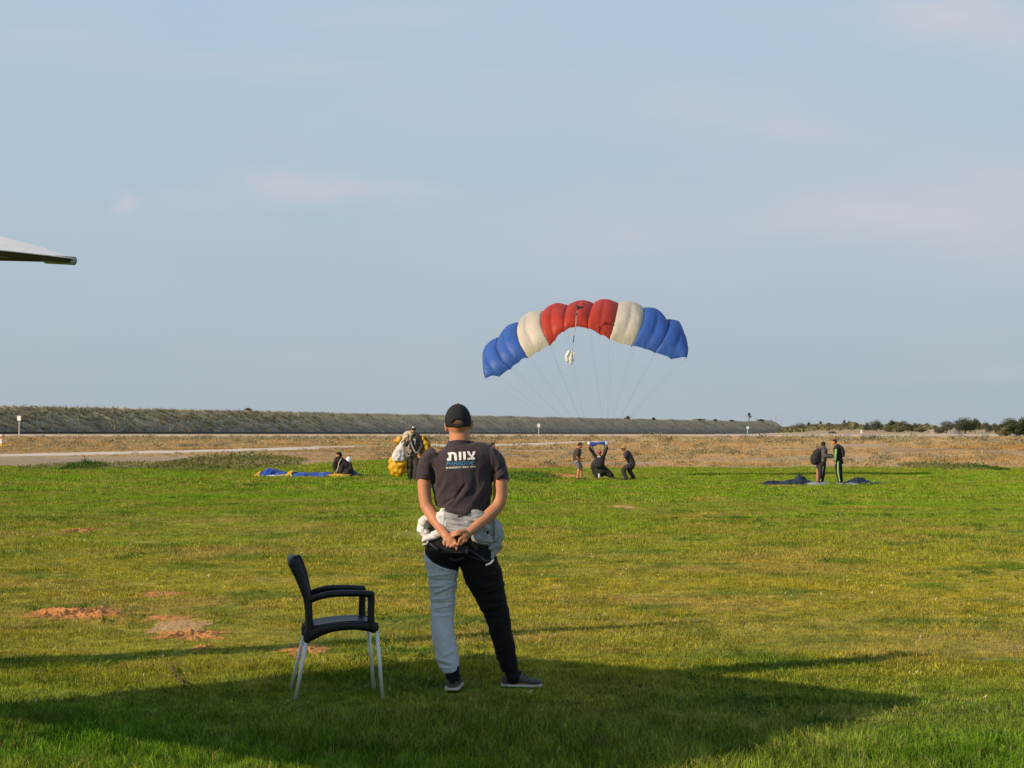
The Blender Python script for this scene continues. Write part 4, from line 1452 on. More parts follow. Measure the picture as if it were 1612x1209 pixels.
    for p in me.polygons:
        Y = 675 - (p.center.z - CAM_H) / MD * FPX
        keep.append(Y < 675 and not (p.center.y > MD + 0.06 and Y > 655))
    hair = submesh(me, keep)
    link_mesh('hair', hair, fabric('buzzed_hair', (0.17, 0.105, 0.07), 0.95, 0.25, 0.5, 500), root)
    cap_m = fabric('cap_black', (0.020, 0.018, 0.020), 0.9, 0.12, 0.3, 250)
    cap = MB()
    nu, nv = 48, 22
    c0 = Q(721, 662.5, 0.0)
    rows = []
    for i in range(nv + 1):
        row = []
        for jx in range(nu):
            a = 2 * math.pi * jx / nu            # azimuth, -pi/2 is the back (towards the camera)
            low = 0.60 if math.sin(a) < 0 else 0.52
            el = math.pi / 2 * (1 - i / nv) - (i / nv) * (0.34 if math.sin(a) < 0 else 0.12)
            r = 1.0
            p = Vector((0.084 * math.cos(el) * math.cos(a), 0.104 * math.cos(el) * math.sin(a), 0.108 * math.sin(el)))
            seam = 0.0014 * (abs(math.sin(3 * a)) < 0.12)
            p *= 1 - seam
            row.append(c0 + p)
        rows.append(row)
    vs_, fs = [], []
    for r_ in rows:
        vs_ += r_
    for i in range(nv):
        for jx in range(nu):
            a0, a1 = i * nu + jx, i * nu + (jx + 1) % nu
            cc = (vs_[a0] + vs_[a1] + vs_[a0 + nu] + vs_[a1 + nu]) / 4
            X = (cc.x) / MD * FPX + 806
            Y = 675 - (cc.z - CAM_H) / MD * FPX
            # half-moon opening above the back strap
            if cc.y < MD - 0.03 and Y < 668 and ((X - 720.5) / 9.8) ** 2 + ((Y - 668.2) / 9.0) ** 2 < 1:
                continue
            fs.append((a0, a0 + nu, a1 + nu, a1))
    me = bpy.data.meshes.new('cap')
    me.from_pydata([tuple(p) for p in vs_], [], fs)
    co = link_mesh('cap', me, cap_m, root)
    so = co.modifiers.new('thick', 'SOLIDIFY')
    so.thickness = 0.004
    br = MB()
    top, bot = [], []
    for i in range(13):
        a = math.pi * i / 12
        top.append([c0 + Vector((0.074 * math.cos(a), 0.075 + (0.03 + q_ * 0.085) * math.sin(a) * (0.4 + q_ * 0.6), 0.004 - 0.012 * q_ * (math.sin(a)))) for q_ in (0, .33, .66, 1)])
    vs_, fs = [], []
    for r_ in top:
        vs_ += r_
    for i in range(12):
        for k_ in range(3):
            a0 = i * 4 + k_
            fs.append((a0, a0 + 4, a0 + 5, a0 + 1))
    bm_ = bpy.data.meshes.new('brim')
    bm_.from_pydata([tuple(p) for p in vs_], [], fs)
    bo = link_mesh('brim', bm_, cap_m, co)
    so = bo.modifiers.new('thick', 'SOLIDIFY')
    so.thickness = 0.004
    # strap under the opening
    st = MB()
    st.tube([(Q(707.5, 667.2, -0.060), .0075, .003), (Q(714, 669.8, -0.092), .0075, .003), (Q(722, 670.6, -0.102), .0075, .003), (Q(730, 669.0, -0.092), .0075, .003), (Q(737, 664.5, -0.055), .0075, .003)], 8)
    link_mesh('cap_strap', st.mesh(), cap_m, co)
    bt = MB()
    bt.ell(Q(721, 636, 0.0), 0.007, 0.007, 0.005, 10, 6)
    link_mesh('button', bt.mesh(), cap_m, co)


build_man()


# ------------------------------------------------------------------ the chair
def build_chair():
    D0 = 11.62
    S_ = FPX / D0
    w = P(534, 1100, D0 + 0.2)
    root = thing('armchair', 'empty black plastic garden armchair with four pale metal legs', 'chair', (w.x, w.y, 0))
    blk = plain('chair_plastic', (0.009, 0.009, 0.010), 0.45, var=0.15, scale=40, spec=0.35, bump=0.05)
    alu = plain('chair_leg', (0.72, 0.71, 0.66), 0.42, metal=0.25, var=0.06, scale=20)
    WD = 0.40       # depth between the two sides
    # the chair is turned a little: far side appears shifted left by about 11 px

    def C(cx, cy, s):
        """enlarged-view coordinates on the near side, s = 0 near .. 1 far side"""
        px = 420 + cx * 0.215
        py = 860 + cy * 0.215
        p = P(px, py, D0)
        f_ = min(1.0, max(0.0, (cx - 230) / 330.0))
        low = min(1.0, max(0.0, (cy - 400) / 300.0))
        return Vector((p.x - (0.030 + 0.055 * max(f_, 0.55 * low)) * s, D0 + WD * s, p.z))

    def sweep(name, path, s, hw, th, mat=blk):
        """rounded rectangular section swept along a path on one side: hw in depth, th in the plane"""
        mb = MB()
        pts = [C(x, y, s) for (x, y) in path]
        ths = th if isinstance(th, (list, tuple)) else [th] * len(pts)
        mb.tube([(p, t_, hw) for p, t_ in zip(pts, ths)], 12, rnd=True)
        return mb
    # backrest: curved shell spanning between the sides
    outer = [(150, 118), (172, 160), (198, 208), (220, 262), (243, 318), (262, 375), (274, 430), (281, 490), (284, 545), (284, 600)]
    inner = [(243, 122), (262, 170), (281, 220), (298, 270), (313, 322), (326, 372), (335, 430), (338, 490), (338, 545), (336, 600)]
    mb = MB()
    rings = []
    for k in range(13):
        s = k / 12
        bow = 0.020 * (1 - (2 * s - 1) ** 2)       # centre bows rearwards
        ring = []
        for (x, y) in outer:
            p = C(x + 18, y, s)
            ring.append(p + Vector((-bow, 0, 0)))
        for (x, y) in reversed(outer):
            p = C(x + 36, y + 2, s)
            ring.append(p + Vector((-bow, 0, 0)))
        rings.append(ring)
    mb.rings(rings)
    link_mesh('backrest', mb.mesh(), blk, root)
    # top lip
    mb = MB()
    tp = []
    for k in range(9):
        s = k / 8
        bow = 0.018 * (1 - (2 * s - 1) ** 2)
        tp.append((C(178, 122 - 8 * math.sin(math.pi * s), s) + Vector((-bow, 0, 0)), 0.010, 0.012))
    mb.tube([(p, 0.012, 0.028) for p, a, b_ in tp], 12)
    link_mesh('top_rail', mb.mesh(), blk, root)
    for s in (0, 1):
        mb = MB()
        pts = []
        for (o_, i_) in zip(outer, inner):
            pts.append((C((o_[0] + i_[0]) / 2, (o_[1] + i_[1]) / 2, s), abs(i_[0] - o_[0]) / 2 * 0.215 / S_ * 0.96, 0.018))
        pts.append((C(300, 640, s), 0.028, 0.02))
        pts.append((C(296, 690, s), 0.022, 0.02))
        mb.tube(pts, 14)
        link_mesh('back_post', mb.blend('back_post', 0.006, 2), blk, root)
        # arm with its front post
        arm = MB()
        arm.tube([(C(322, 390, s), 0.022, 0.020), (C(380, 370, s), 0.0205, 0.024), (C(460, 352, s), 0.0205, 0.028), (C(560, 345, s), 0.0205, 0.030), (C(660, 345, s), 0.0205, 0.030), (C(766, 350, s), 0.0205, 0.026)], 14)
        arm.tube([(C(764, 350, s), 0.0225, 0.022), (C(764, 420, s), 0.0220, 0.020), (C(762, 500, s), 0.0220, 0.020), (C(764, 590, s), 0.0235, 0.020)], 14)
        link_mesh('armrest', arm.blend('armrest', 0.005, 2), blk, root)
        # seat side rail: arched apron
        ap = MB()
        ap.tube([(C(298, 670, s), 0.030, 0.018), (C(340, 640, s), 0.038, 0.018), (C(400, 614, s), 0.034, 0.018), (C(480, 596, s), 0.028, 0.018), (C(560, 587, s), 0.026, 0.018), (C(640, 583, s), 0.026, 0.018), (C(720, 585, s), 0.030, 0.018),
                  (C(775, 594, s), 0.034, 0.018), (C(798, 597, s), 0.036, 0.018)], 14)
        link_mesh('seat_rail', ap.blend('seat_rail', 0.006, 2), blk, root)
        # legs
        for (x0, y0, x1, y1) in ((294, 680, 214, 1108), (806, 620, 850, 1112)):
            lg = MB()
            a, c = C(x0, y0, s), C(x1, y1, s)
            c.x += (-0.02 if x1 < 500 else 0.0) * s
            a.y += (-0.0)
            c.y += 0.02 if s else -0.02
            c.z = gz(c.x, c.y) + 0.004
            lg.tube([(a, 0.0125, 0.0125), (c + Vector((0, 0, 0.012)), 0.0105, 0.0105)], 14, rnd=False, sub=2)
            lo = link_mesh('leg', lg.mesh(), alu, root)
            ft = MB()
            ft.tube([(c + Vector((0, 0, 0.012)), 0.012, 0.012), (c, 0.0125, 0.0125)], 12, rnd=False, sub=1)
            link_mesh('foot_cap', ft.mesh(), plain('foot_cap', (0.25, 0.25, 0.24), 0.6), lo)
    # seat panel with slots between slats
    for k in range(7):
        s0 = 0.06 + k * 0.127
        s1 = s0 + 0.118
        mb = MB()
        rings = []
        for (x, y) in ((345, 590), (420, 574), (520, 560), (620, 552), (700, 550), (760, 556), (800, 572), (812, 598)):
            ring = []
            for (s, dz) in ((s0, 0), (s1, 0), (s1, -0.012), (s0, -0.012)):
                dish = -0.012 * (1 - (2 * s - 1) ** 2) * (1 if 345 < x < 780 else 0.3)
                ring.append(C(x, y, s) + Vector((0, 0, dz + dish + 0.006)))
            rings.append(ring)
        mb.rings(rings)
        o = link_mesh('seat_slat', mb.mesh(), blk, root, smooth=False)
    mb = MB()
    mb.tube([(C(805, 600, 0), 0.012, 0.02), (C(808, 600, 0.5), 0.012, 0.02), (C(805, 600, 1), 0.012, 0.02)], 10)
    link_mesh('crossbar', mb.mesh(), blk, root)
    mb = MB()
    mb.tube([(C(350, 612, 0), 0.012, 0.02), (C(350, 612, 0.5), 0.012, 0.02), (C(350, 612, 1), 0.012, 0.02)], 10)
    link_mesh('crossbar', mb.mesh(), blk, root)


build_chair()


# ------------------------------------------------------------------ small people: everything given as photograph pixels at one distance
def T(D, pts):
    """(px, py, dy, r[, rv]) -> tube points"""
    out = []
    for p in pts:
        r1 = p[3]
        r2 = p[4] if len(p) > 4 else p[3]
        out.append((P(p[0], p[1], D + p[2]), r1, r2))
    return out


def hand(b, D, x, y, dy, s=1.0, ang=0.0):
    """palm and five short fingers"""
    px = D / FPX
    c = P(x, y, D + dy)
    ca, sa = math.cos(ang), math.sin(ang)
    f = Vector((ca, 0, sa))
    g = Vector((-sa, 0, ca))
    b.tube([(c - f * 0.03, .024, .022), (c + f * 0.035, .036, .018)], 10)
    for k in range(4):
        o_ = c + f * 0.04 + g * (-0.027 + 0.018 * k)
        L = (0.055, 0.07, 0.066, 0.05)[k]
        b.tube([(o_, .010, .010), (o_ + f * L * .6 + Vector((0, -.01, 0)), .009, .009), (o_ + f * L + Vector((0, -.03, 0)), .008, .008)], 7, sub=1)
    b.tube([(c - g * 0.025, .011, .011), (c - g * 0.05 + f * 0.03, .009, .009)], 7, sub=1)


def head(b, D, x, y, face=(0, 1), dy=0.0, r=1.0, tilt=0.0):
    c = P(x, y, D + dy)
    fx, fy = face
    f = Vector((fx, fy, 0)).normalized()
    s = Vector((-f.y, f.x, 0))
    rt = Matrix.Rotation(math.atan2(f.y, f.x), 3, 'Z')
    b.ell(c, 0.098 * r, 0.078 * r, 0.112 * r, 16, 12, rot=rt)
    b.ell(c + f * 0.03 * r - Vector((0, 0, 0.04 * r)), 0.075 * r, 0.062 * r, 0.08 * r, 14, 10, rot=rt)
    b.ell(c + f * 0.105 * r - Vector((0, 0, 0.02)), 0.018, 0.012, 0.022, 8, 6, rot=rt)
    b.ell(c + f * 0.085 * r - Vector((0, 0, 0.105)), 0.022, 0.024, 0.018, 8, 6, rot=rt)
    for k in (-1, 1):
        b.ell(c + s * k * 0.080 * r - Vector((0, 0, 0.012)), 0.018, 0.010, 0.03, 8, 6, rot=rt)
        b.ell(c + f * 0.088 * r + s * k * 0.03 + Vector((0, 0, 0.012)), 0.010, 0.016, 0.010, 8, 6, rot=rt)
    return c, f


def garment(root, name, D, tubes, mat, voxel=0.016, smooth=2, label=None, wr=0.012, fr=9):
    b = MB()
    for t in tubes:
        b.tube([(p, a + 0.010 * (voxel >= 0.016), c + 0.010 * (voxel >= 0.016)) for (p, a, c) in T(D, t)], 14)
    me = b.blend(name, voxel, smooth, disp=(lambda co, no: wr * pn(co, (fr, fr, fr), D)) if wr else None)
    o = link_mesh(name, me, mat, root)
    if label:
        o['label'] = label
    return o


def base_person(label, D, x, yfeet=None):
    w = P(x, 700, D)
    root = thing('person', label, 'person', (w.x, D, gz(w.x, D)))
    return root


def cap_or_hair(root, c, f, name, mat, r=1.0, brim=0.0, full=False, lift=0.012):
    b = MB()
    rt = Matrix.Rotation(math.atan2(f.y, f.x), 3, 'Z')
    b.ell(c + Vector((0, 0, lift)) - f * 0.008, 0.109 * r, 0.089 * r, 0.115 * r, 18, 14, rot=rt)
    me = b.mesh()
    keep = []
    for p in me.polygons:
        d = p.center - c
        lim = 0.0 if full else (0.035 if d.dot(f) > 0.02 else -0.045)
        keep.append(d.z > lim)
    o = link_mesh(name, submesh(me, keep), mat, root)
    if brim:
        q = MB()
        if brim < 0.5:
            q.tube([(c + f * 0.06 + Vector((0, 0, 0.04)), .01, .07), (c + f * (0.10 + brim) + Vector((0, 0, 0.03)), .008, .055)], 12, sub=1)
            rt2 = rt
            q = MB()
            q.ell(c + f * (0.09 + brim * .5) + Vector((0, 0, 0.035)), 0.02 + brim * .7, 0.07, 0.010, 14, 8, rot=rt)
        else:
            q.ell(c + f * 0.03 + Vector((0, 0, 0.035)), 0.235, 0.20, 0.020, 22, 8, rot=rt)
        link_mesh('brim', q.mesh(), mat, o)
    return o


def small_shoe(root, D, x, y, dy, dirx, mat, L=0.27):
    b = MB()
    w = P(x, y, D + dy)
    z = gz(w.x, D + dy) + 0.045
    c = Vector((w.x, D + dy, z))
    d = Vector((dirx, -0.35 if abs(dirx) < .5 else -0.1, 0)).normalized()
    b.tube([(c - d * 0.06, .042, .042), (c + d * 0.05, .046, .046), (c + d * 0.05 + d * (L - .14), .038, .034)], 12)
    link_mesh('shoe', b.blend('shoe', 0.014, 1), mat, root)


BLK = fabric('suit_black', (0.027, 0.024, 0.024), 0.85, 0.2, 0.3, 60)
BLK2 = fabric('dark_trousers', (0.044, 0.036, 0.033), 0.9, 0.2, 0.3, 60)
TEE = fabric('tee_dark', (0.055, 0.044, 0.044), 0.9, 0.15, 0.3, 60)
GREYS = fabric('shorts_grey', (0.16, 0.165, 0.165), 0.9, 0.15, 0.3, 60)
HOOD = fabric('hoodie_grey', (0.11, 0.098, 0.090), 0.95, 0.2, 0.3, 60)
SHOE = fabric('shoe_dark', (0.03, 0.026, 0.024), 0.8, 0.2, 0.2, 60)
HAIR = fabric('hair_dark', (0.022, 0.014, 0.010), 0.8, 0.3, 0.5, 120)
STRAP = fabric('harness_grey', (0.34, 0.31, 0.28), 0.9, 0.1, 0.2, 60)
GREEN = fabric('stripe_green', (0.28, 0.62, 0.16), 0.7, 0.06, 0.1, 60)
WHITE = fabric('white_cloth', (0.72, 0.70, 0.66), 0.8, 0.05, 0.2, 60)
WOOD = None


def man_with_shorts():
    D = 84.0
    r = base_person('man in dark t-shirt, grey shorts and cap standing left of the landing jumper', D, 911)
    b = MB()
    c, f = head(b, D, 913.2, 700.8, (1, -0.15), 0, 0.95)
    b.tube(T(D, [(912, 703, 0, .055), (910.2, 706.5, 0, .06)]), 10)
    b.tube(T(D, [(909.6, 708, 0, .15, .17), (908.3, 716, 0, .14, .15), (907.6, 723, 0, .14, .15)]), 14)
    for dy, ex, hx, hy in ((-.2, 908.6, 916.6, 723.8), (.2, 910.5, 917.5, 722)):
        b.tube(T(D, [(909.3, 708.5, dy, .055), (ex, 720.0, dy * 1.1, .042), (hx - 2, hy - .3, dy * .8, .03)]), 10)
        hand(b, D, hx, hy, dy * .8, ang=0.2)
    b.tube(T(D, [(907.8, 725, -.1, .10), (911.6, 737, -.12, .075), (908.6, 752.5, -.14, .042)]), 12)
    b.tube(T(D, [(908.8, 725, .1, .10), (914.2, 736.5, .12, .075), (915.2, 752.5, .14, .042)]), 12)
    link_mesh('body', b.blend('body', 0.013, 2), SKIN, r)
    garment(r, 't_shirt', D, [[(910.3, 707.0, 0, .12, .17), (909.0, 712, 0, .165, .2), (907.8, 719, 0, .155, .18), (907.2, 725.5, 0, .15, .17)], [(909.6, 708.6, -.18, .09), (909, 716.5, -.21, .07)], [(910.2, 708.6, .18, .09), (910.6, 716.5, .21, .07)]], TEE)
    garment(r, 'shorts', D, [[(907.3, 724.5, 0, .155, .17), (908.3, 728, 0, .15, .17)], [(908, 727, -.09, .12), (911.6, 736.2, -.11, .105)], [(909, 727, .09, .12), (913.8, 735.8, .11, .105)]], GREYS)
    cap_or_hair(r, c, f, 'cap', BLK, 0.95, 0.06)
    small_shoe(r, D, 908.3, 755, -.14, 1, SHOE)
    small_shoe(r, D, 915.6, 755, .14, 1, SHOE)


def man_with_hat():
    D = 84.0
    r = base_person('man in straw hat and dark clothes bending his knees right of the landing jumper', D, 990)
    b = MB()
    c, f = head(b, D, 981.6, 706.5, (-1, -0.15), 0, 0.95)
    b.tube(T(D, [(983, 709, 0, .055), (985.6, 712, 0, .06)]), 10)
    b.tube(T(D, [(986.5, 714, 0, .14, .17), (991, 722, 0, .14, .15), (994, 731, 0, .14, .15)]), 14)
    for dy in (-.2, .2):
        b.tube(T(D, [(986, 714.5, dy, .055), (983.2, 724.5, dy * 1.1, .042), (973.5, 726.2, dy * .8, .03)]), 10)
        hand(b, D, 971.3, 726.3, dy * .8, ang=math.pi)
    b.tube(T(D, [(992, 733, -.1, .10), (981.6, 738.5, -.14, .07), (985.8, 753.0, -.16, .045)]), 12)
    b.tube(T(D, [(994, 733, .1, .10), (990.6, 740.0, .12, .07), (998.0, 753.0, .14, .045)]), 12)
    link_mesh('body', b.blend('body', 0.013, 2), SKIN, r)
    garment(r, 't_shirt', D, [[(985.3, 711.8, 0, .12, .17), (988, 716, 0, .17, .19), (992, 723.5, 0, .165, .18), (995, 732.0, 0, .155, .17)], [(986.4, 714, -.19, .075), (984.5, 720.0, -.21, .065)], [(986.4, 714, .19, .075), (984.5, 720, .21, .065)]], TEE)
    garment(r, 'trousers', D, [[(994.6, 731, 0, .16, .18), (993, 735, 0, .16, .18)], [(992, 733.5, -.1, .13), (981.9, 738.5, -.14, .10), (983.0, 746, -.15, .085), (986, 753.4, -.16, .075)], [(994, 734, .1, .13), (990.8, 740.0, .12, .10), (994, 746, .13, .085), (998.2, 753.4, .14, .075)]], BLK2)
    straw = fabric('straw', (0.42, 0.23, 0.09), 0.9, 0.1, 0.4, 80)
    h = cap_or_hair(r, c, f, 'hat', straw, 1.0, 0.6, full=True, lift=0.05)
    small_shoe(r, D, 985, 755.5, -.16, -1, SHOE)
    small_shoe(r, D, 997.5, 755.5, .14, -1, SHOE)


RED_H = plain('helmet_red', (0.32, 0.03, 0.02), 0.4, scale=4)


def jumper():
    D = 86.0
    r = base_person('crouching parachutist with red helmet, backpack and both arms raised to the lines', D, 946)
    b = MB()
    c, f = head(b, D, 943.6, 713, (-0.2, 1), 0, 0.95)
    b.tube(T(D, [(943.6, 715, 0, .055), (943.8, 718, 0, .06)]), 10)
    b.tube(T(D, [(943.8, 720, 0, .19, .13), (944, 727, 0, .17, .13), (946, 737, 0, .17, .14)]), 14)
    b.tube(T(D, [(938.3, 720, 0, .055), (932.5, 711.5, -.05, .042), (926.6, 703.8, -.1, .03)]), 10)
    b.tube(T(D, [(949.6, 720, 0, .055), (953.5, 710.5, -.05, .042), (956.2, 702.0, -.1, .03)]), 10)
    hand(b, D, 925.6, 702.2, -.1, ang=2.2)
    hand(b, D, 956.6, 700.0, -.1, ang=1.4)
    b.tube(T(D, [(942, 738, .0, .10), (938, 742, .15, .075), (938.6, 751, -.05, .05)]), 12)
    b.tube(T(D, [(949, 738, .0, .10), (958, 744, .05, .075), (965, 751, -.05, .05)]), 12)
    link_mesh('body', b.blend('body', 0.013, 2), SKIN, r)
    garment(r, 'jumpsuit', D, [[(943.7, 718.4, 0, .13, .12), (943.8, 721, 0, .24, .16), (943, 729, 0, .23, .17), (944, 738, 0, .27, .22), (946, 744, 0, .27, .25)],
                               [(938.3, 720, 0, .08), (932.8, 711.8, -.05, .06), (928.2, 706, -.1, .05)], [(949.6, 720, 0, .08), (953.4, 711, -.05, .06), (955.8, 704.5, -.1, .05)],
                               [(940, 736, 0, .15), (936, 741, .1, .12), (938.3, 749.5, -.05, .075)], [(936.6, 726, 0, .08), (933.6, 735, 0, .11), (937.5, 744, 0, .1)],
                               [(948, 738, 0, .19), (956, 744, 0, .16), (963, 748.8, -.05, .10)], [(945, 744, 0, .2), (950, 747, 0, .12)]], BLK)
    garment(r, 'backpack', D, [[(942.6, 722, -.2, .20, .10), (942.4, 728, -.24, .26, .13), (943, 734, -.22, .24, .12)]], fabric('rig_dark', (0.035, 0.034, 0.036), 0.8, 0.2, 0.3, 60), wr=0.006)
    garment(r, 'collar_tag', D, [[(941.2, 718.9, -.16, .035, .02), (945, 718.9, -.16, .035, .02)]], WHITE, 0.012, 1, wr=0)
    garment(r, 'knee_pad', D, [[(943.0, 746.5, -.22, .05, .03), (943.4, 751, -.2, .045, .03)]], WHITE, 0.012, 1, wr=0)
    cap_or_hair(r, c, f, 'helmet', RED_H, 1.08, 0)
    small_shoe(r, D, 938, 753, -.1, -.3, plain('shoe_red', (.35, .12, .06), .7))
    b = MB()
    b.tube(T(D, [(964.5, 747, -.05, .05), (966.2, 752.2, -.1, .05)]), 10)
    link_mesh('shoe', b.blend('shoe', 0.013, 1), SHOE, r)


def person_behind():
    D = 80.0
    r = base_person('dark haired person half hidden behind the big man, hand raised to the face', D, 774)
    b = MB()
    c, f = head(b, D, 775.8, 701.0, (1, -0.3), 0, 0.95)
    b.tube(T(D, [(775.2, 705, 0, .055), (774.6, 708, 0, .06)]), 10)
    b.tube(T(D, [(774.3, 710, 0, .16, .18), (774, 720, 0, .15, .15), (773.5, 730, 0, .15, .15)]), 14)
    b.tube(T(D, [(775.5, 710.5, -.2, .055), (780.5, 719, -.25, .042), (782.2, 711, -.2, .03)]), 10)
    hand(b, D, 782.2, 708.2, -.2, ang=1.6)
    b.tube(T(D, [(775, 710.5, .2, .055), (780, 718, .2, .042), (783.5, 710, .15, .03)]), 10)
    hand(b, D, 783.4, 707.5, .15, ang=1.6)
    b.tube(T(D, [(772.6, 732, -.05, .10), (772.5, 742, -.05, .07), (772, 753.5, -.05, .045)]), 12)
    b.tube(T(D, [(775, 732, .05, .10), (775.5, 742, .1, .07), (775.5, 753.5, .1, .045)]), 12)
    link_mesh('body', b.blend('body', 0.013, 2), SKIN, r)
    garment(r, 'jacket', D, [[(774.8, 707.8, 0, .12, .16), (774.2, 713, 0, .2, .2), (774, 722, 0, .19, .19), (773.8, 731, 0, .18, .18)], [(775.5, 710.5, -.2, .08), (780.5, 719.5, -.25, .07), (782.1, 713, -.2, .055)], [(775, 710.5, .2, .08), (780, 718.5, .2, .07), (783.2, 712.5, .15, .055)]], BLK)
    garment(r, 'trousers', D, [[(773.8, 730, 0, .17, .17), (773.8, 734, 0, .16, .17)], [(772.4, 733, -.05, .12), (772.2, 753, -.05, .075)], [(775.2, 733, .05, .12), (775.5, 753, .1, .075)]], BLK2)
    cap_or_hair(r, c, f, 'hair', HAIR, 0.97)
    small_shoe(r, D, 772, 756, -.05, 1, SHOE)
    small_shoe(r, D, 775.5, 756, .1, 1, SHOE)


def hooded_man():
    D = 77.0
    r = base_person('man in grey hoodie with a full pack on his back, reaching to the striped jumper', D, 1291)
    b = MB()
    c, f = head(b, D, 1296.2, 699.8, (0.8, 0.5), 0, 0.95)
    b.tube(T(D, [(1295.6, 703, 0, .055), (1294.8, 706, 0, .06)]), 10)
    b.tube(T(D, [(1294.4, 709, 0, .17, .17), (1293, 718, 0, .16, .15), (1291.8, 728, 0, .16, .15)]), 14)
    for dy, hy in ((-.17, 718.2), (.2, 716.8)):
        b.tube(T(D, [(1296, 709.5, dy, .055), (1300.5, 718.2, dy, .042), (1309.5, hy, dy, .03)]), 10)
        hand(b, D, 1312, hy, dy, ang=0.0)
    b.tube(T(D, [(1289.6, 730, -.05, .10), (1288.0, 744, -.05, .07), (1286.8, 757, -.05, .042)]), 12)
    b.tube(T(D, [(1294, 730, .05, .10), (1294.0, 744, .1, .07), (1293, 757, .1, .042)]), 12)
    link_mesh('body', b.blend('body', 0.013, 2), SKIN, r)
    garment(r, 'hoodie', D, [[(1295.2, 704.6, 0, .13, .13), (1295, 709, 0, .20, .2), (1294.2, 717, 0, .19, .19), (1293.2, 726.5, 0, .18, .18)], [(1293.4, 703.5, .05, .09), (1294.5, 707, .05, .11)],
                             [(1296, 709.5, -.17, .085), (1300, 717.6, -.19, .075), (1310, 718.5, -.16, .055)], [(1296, 709.5, .2, .085), (1300, 717, .2, .075), (1309, 717, .2, .055)]], HOOD)
    garment(r, 'trousers', D, [[(1293.0, 725, 0, .18, .18), (1293, 732, 0, .18, .18)], [(1291.0, 730, -.05, .14), (1290, 736.5, -.05, .13)], [(1294.6, 731, .05, .13), (1295.2, 744, .1, .095), (1293.8, 757, .1, .065)], [(1290.4, 733, -.08, .11), (1291.0, 745, -.1, .08), (1290, 757, -.08, .06)]], BLK2)
    garment(r, 'stripe', D, [[(1295.6, 724, -.19, .02, .012), (1296.0, 732, -.14, .02, .012), (1294.2, 744, -.13, .02, .012), (1291.6, 757, -.15, .02, .012)]], WHITE, 0.01, 1, wr=0)
    garment(r, 'backpack', D, [[(1290.5, 708, -.05, .10, .14), (1286.2, 714.5, -.05, .17, .20), (1283.2, 723, -.05, .19, .21), (1281.2, 729.8, -.05, .11, .15)], [(1288, 718, -.05, .15, .18), (1285.8, 727, -.05, .17, .18)]], BLK)
    garment(r, 'strap', D, [[(1296, 706, -.17, .02, .012), (1290.5, 707.6, -.20, .022, .012), (1290.3, 713, -.21, .022, .012)]], plain('strap_red', (0.05, 0.03, 0.03), .7), 0.01, 1, wr=0)
    cap_or_hair(r, c, f, 'cap', BLK, 0.98, 0.05)
    small_shoe(r, D, 1287.5, 759.5, -.05, .4, SHOE)
    small_shoe(r, D, 1293, 759.5, .1, .4, SHOE)


def striped_man():
    D = 77.0
    r = base_person('standing parachutist in black suit with green side stripes', D, 1320)
    b = MB()
    c, f = head(b, D, 1313.6, 695.8, (-1, -0.1), 0, 0.95)
    b.tube(T(D, [(1315.2, 699, 0, .055), (1317, 702, 0, .06)]), 10)
    b.tube(T(D, [(1318.3, 705, 0, .15, .18), (1319, 715, 0, .14, .15), (1319.8, 724, 0, .14, .15)]), 14)
    b.tube(T(D, [(1316.8, 705.5, -.2, .055), (1316.0, 716, -.23, .042), (1315.5, 724, -.2, .03)]), 10)
    hand(b, D, 1315.2, 727, -.2, ang=-1.6)
    b.tube(T(D, [(1317.5, 705.5, .2, .055), (1315.5, 716, .23, .042), (1311, 719, .2, .03)]), 10)
    hand(b, D, 1309.5, 719, .2, ang=3.1)
    b.tube(T(D, [(1318.4, 726, -.08, .10), (1319.0, 741, -.1, .07), (1321.5, 757.5, -.1, .042)]), 12)
    b.tube(T(D, [(1321, 726, .08, .10), (1322, 741, .1, .07), (1324.4, 757, .1, .042)]), 12)
    link_mesh('body', b.blend('body', 0.013, 2), SKIN, r)
    garment(r, 'jumpsuit', D, [[(1317, 701.4, 0, .11, .13), (1318.5, 705.5, 0, .17, .2), (1319, 714, 0, .16, .18), (1319.8, 726, 0, .155, .17)], [(1316.8, 705.5, -.2, .08), (1316.0, 716, -.23, .07), (1315.6, 724.5, -.2, .052)], [(1317.5, 705.5, .2, .08), (1315.5, 716, .23, .07), (1312, 718.6, .2, .052)],
                               [(1318.6, 726, -.08, .125), (1319.2, 741, -.1, .095), (1321.4, 757.5, -.1, .068)], [(1320.8, 726, .08, .125), (1322, 741, .1, .095), (1324.2, 757, .1, .068)]], BLK)
    garment(r, 'stripe', D, [[(1316.2, 707.5, -.285, .045, .02), (1315.5, 716, -.305, .045, .02), (1315.0, 724.5, -.26, .035, .02)]], GREEN, 0.012, 1, wr=0)
    garment(r, 'stripe', D, [[(1319.6, 726.5, -.21, .03, .02), (1319.4, 741, -.2, .034, .02), (1322.0, 758, -.17, .028, .02)]], GREEN, 0.012, 1, wr=0)
    garment(r, 'backpack', D, [[(1322.4, 704, 0, .10, .16), (1325.0, 711, 0, .12, .2), (1325.2, 718, 0, .10, .18)], [(1322.8, 724, 0, .11, .15), (1324.0, 728, 0, .08, .12)]], BLK2)
    cap_or_hair(r, c, f, 'hair', fabric('hair_brown', (0.035, 0.014, 0.009), 0.8, 0.3, 0.5, 120), 0.97)
    small_shoe(r, D, 1321, 760.5, -.1, -.4, plain('shoe_pink', (0.45, 0.28, 0.24), .7))
    small_shoe(r, D, 1324, 760.5, .1, -.4, plain('shoe_pink', (0.45, 0.28, 0.24), .7))


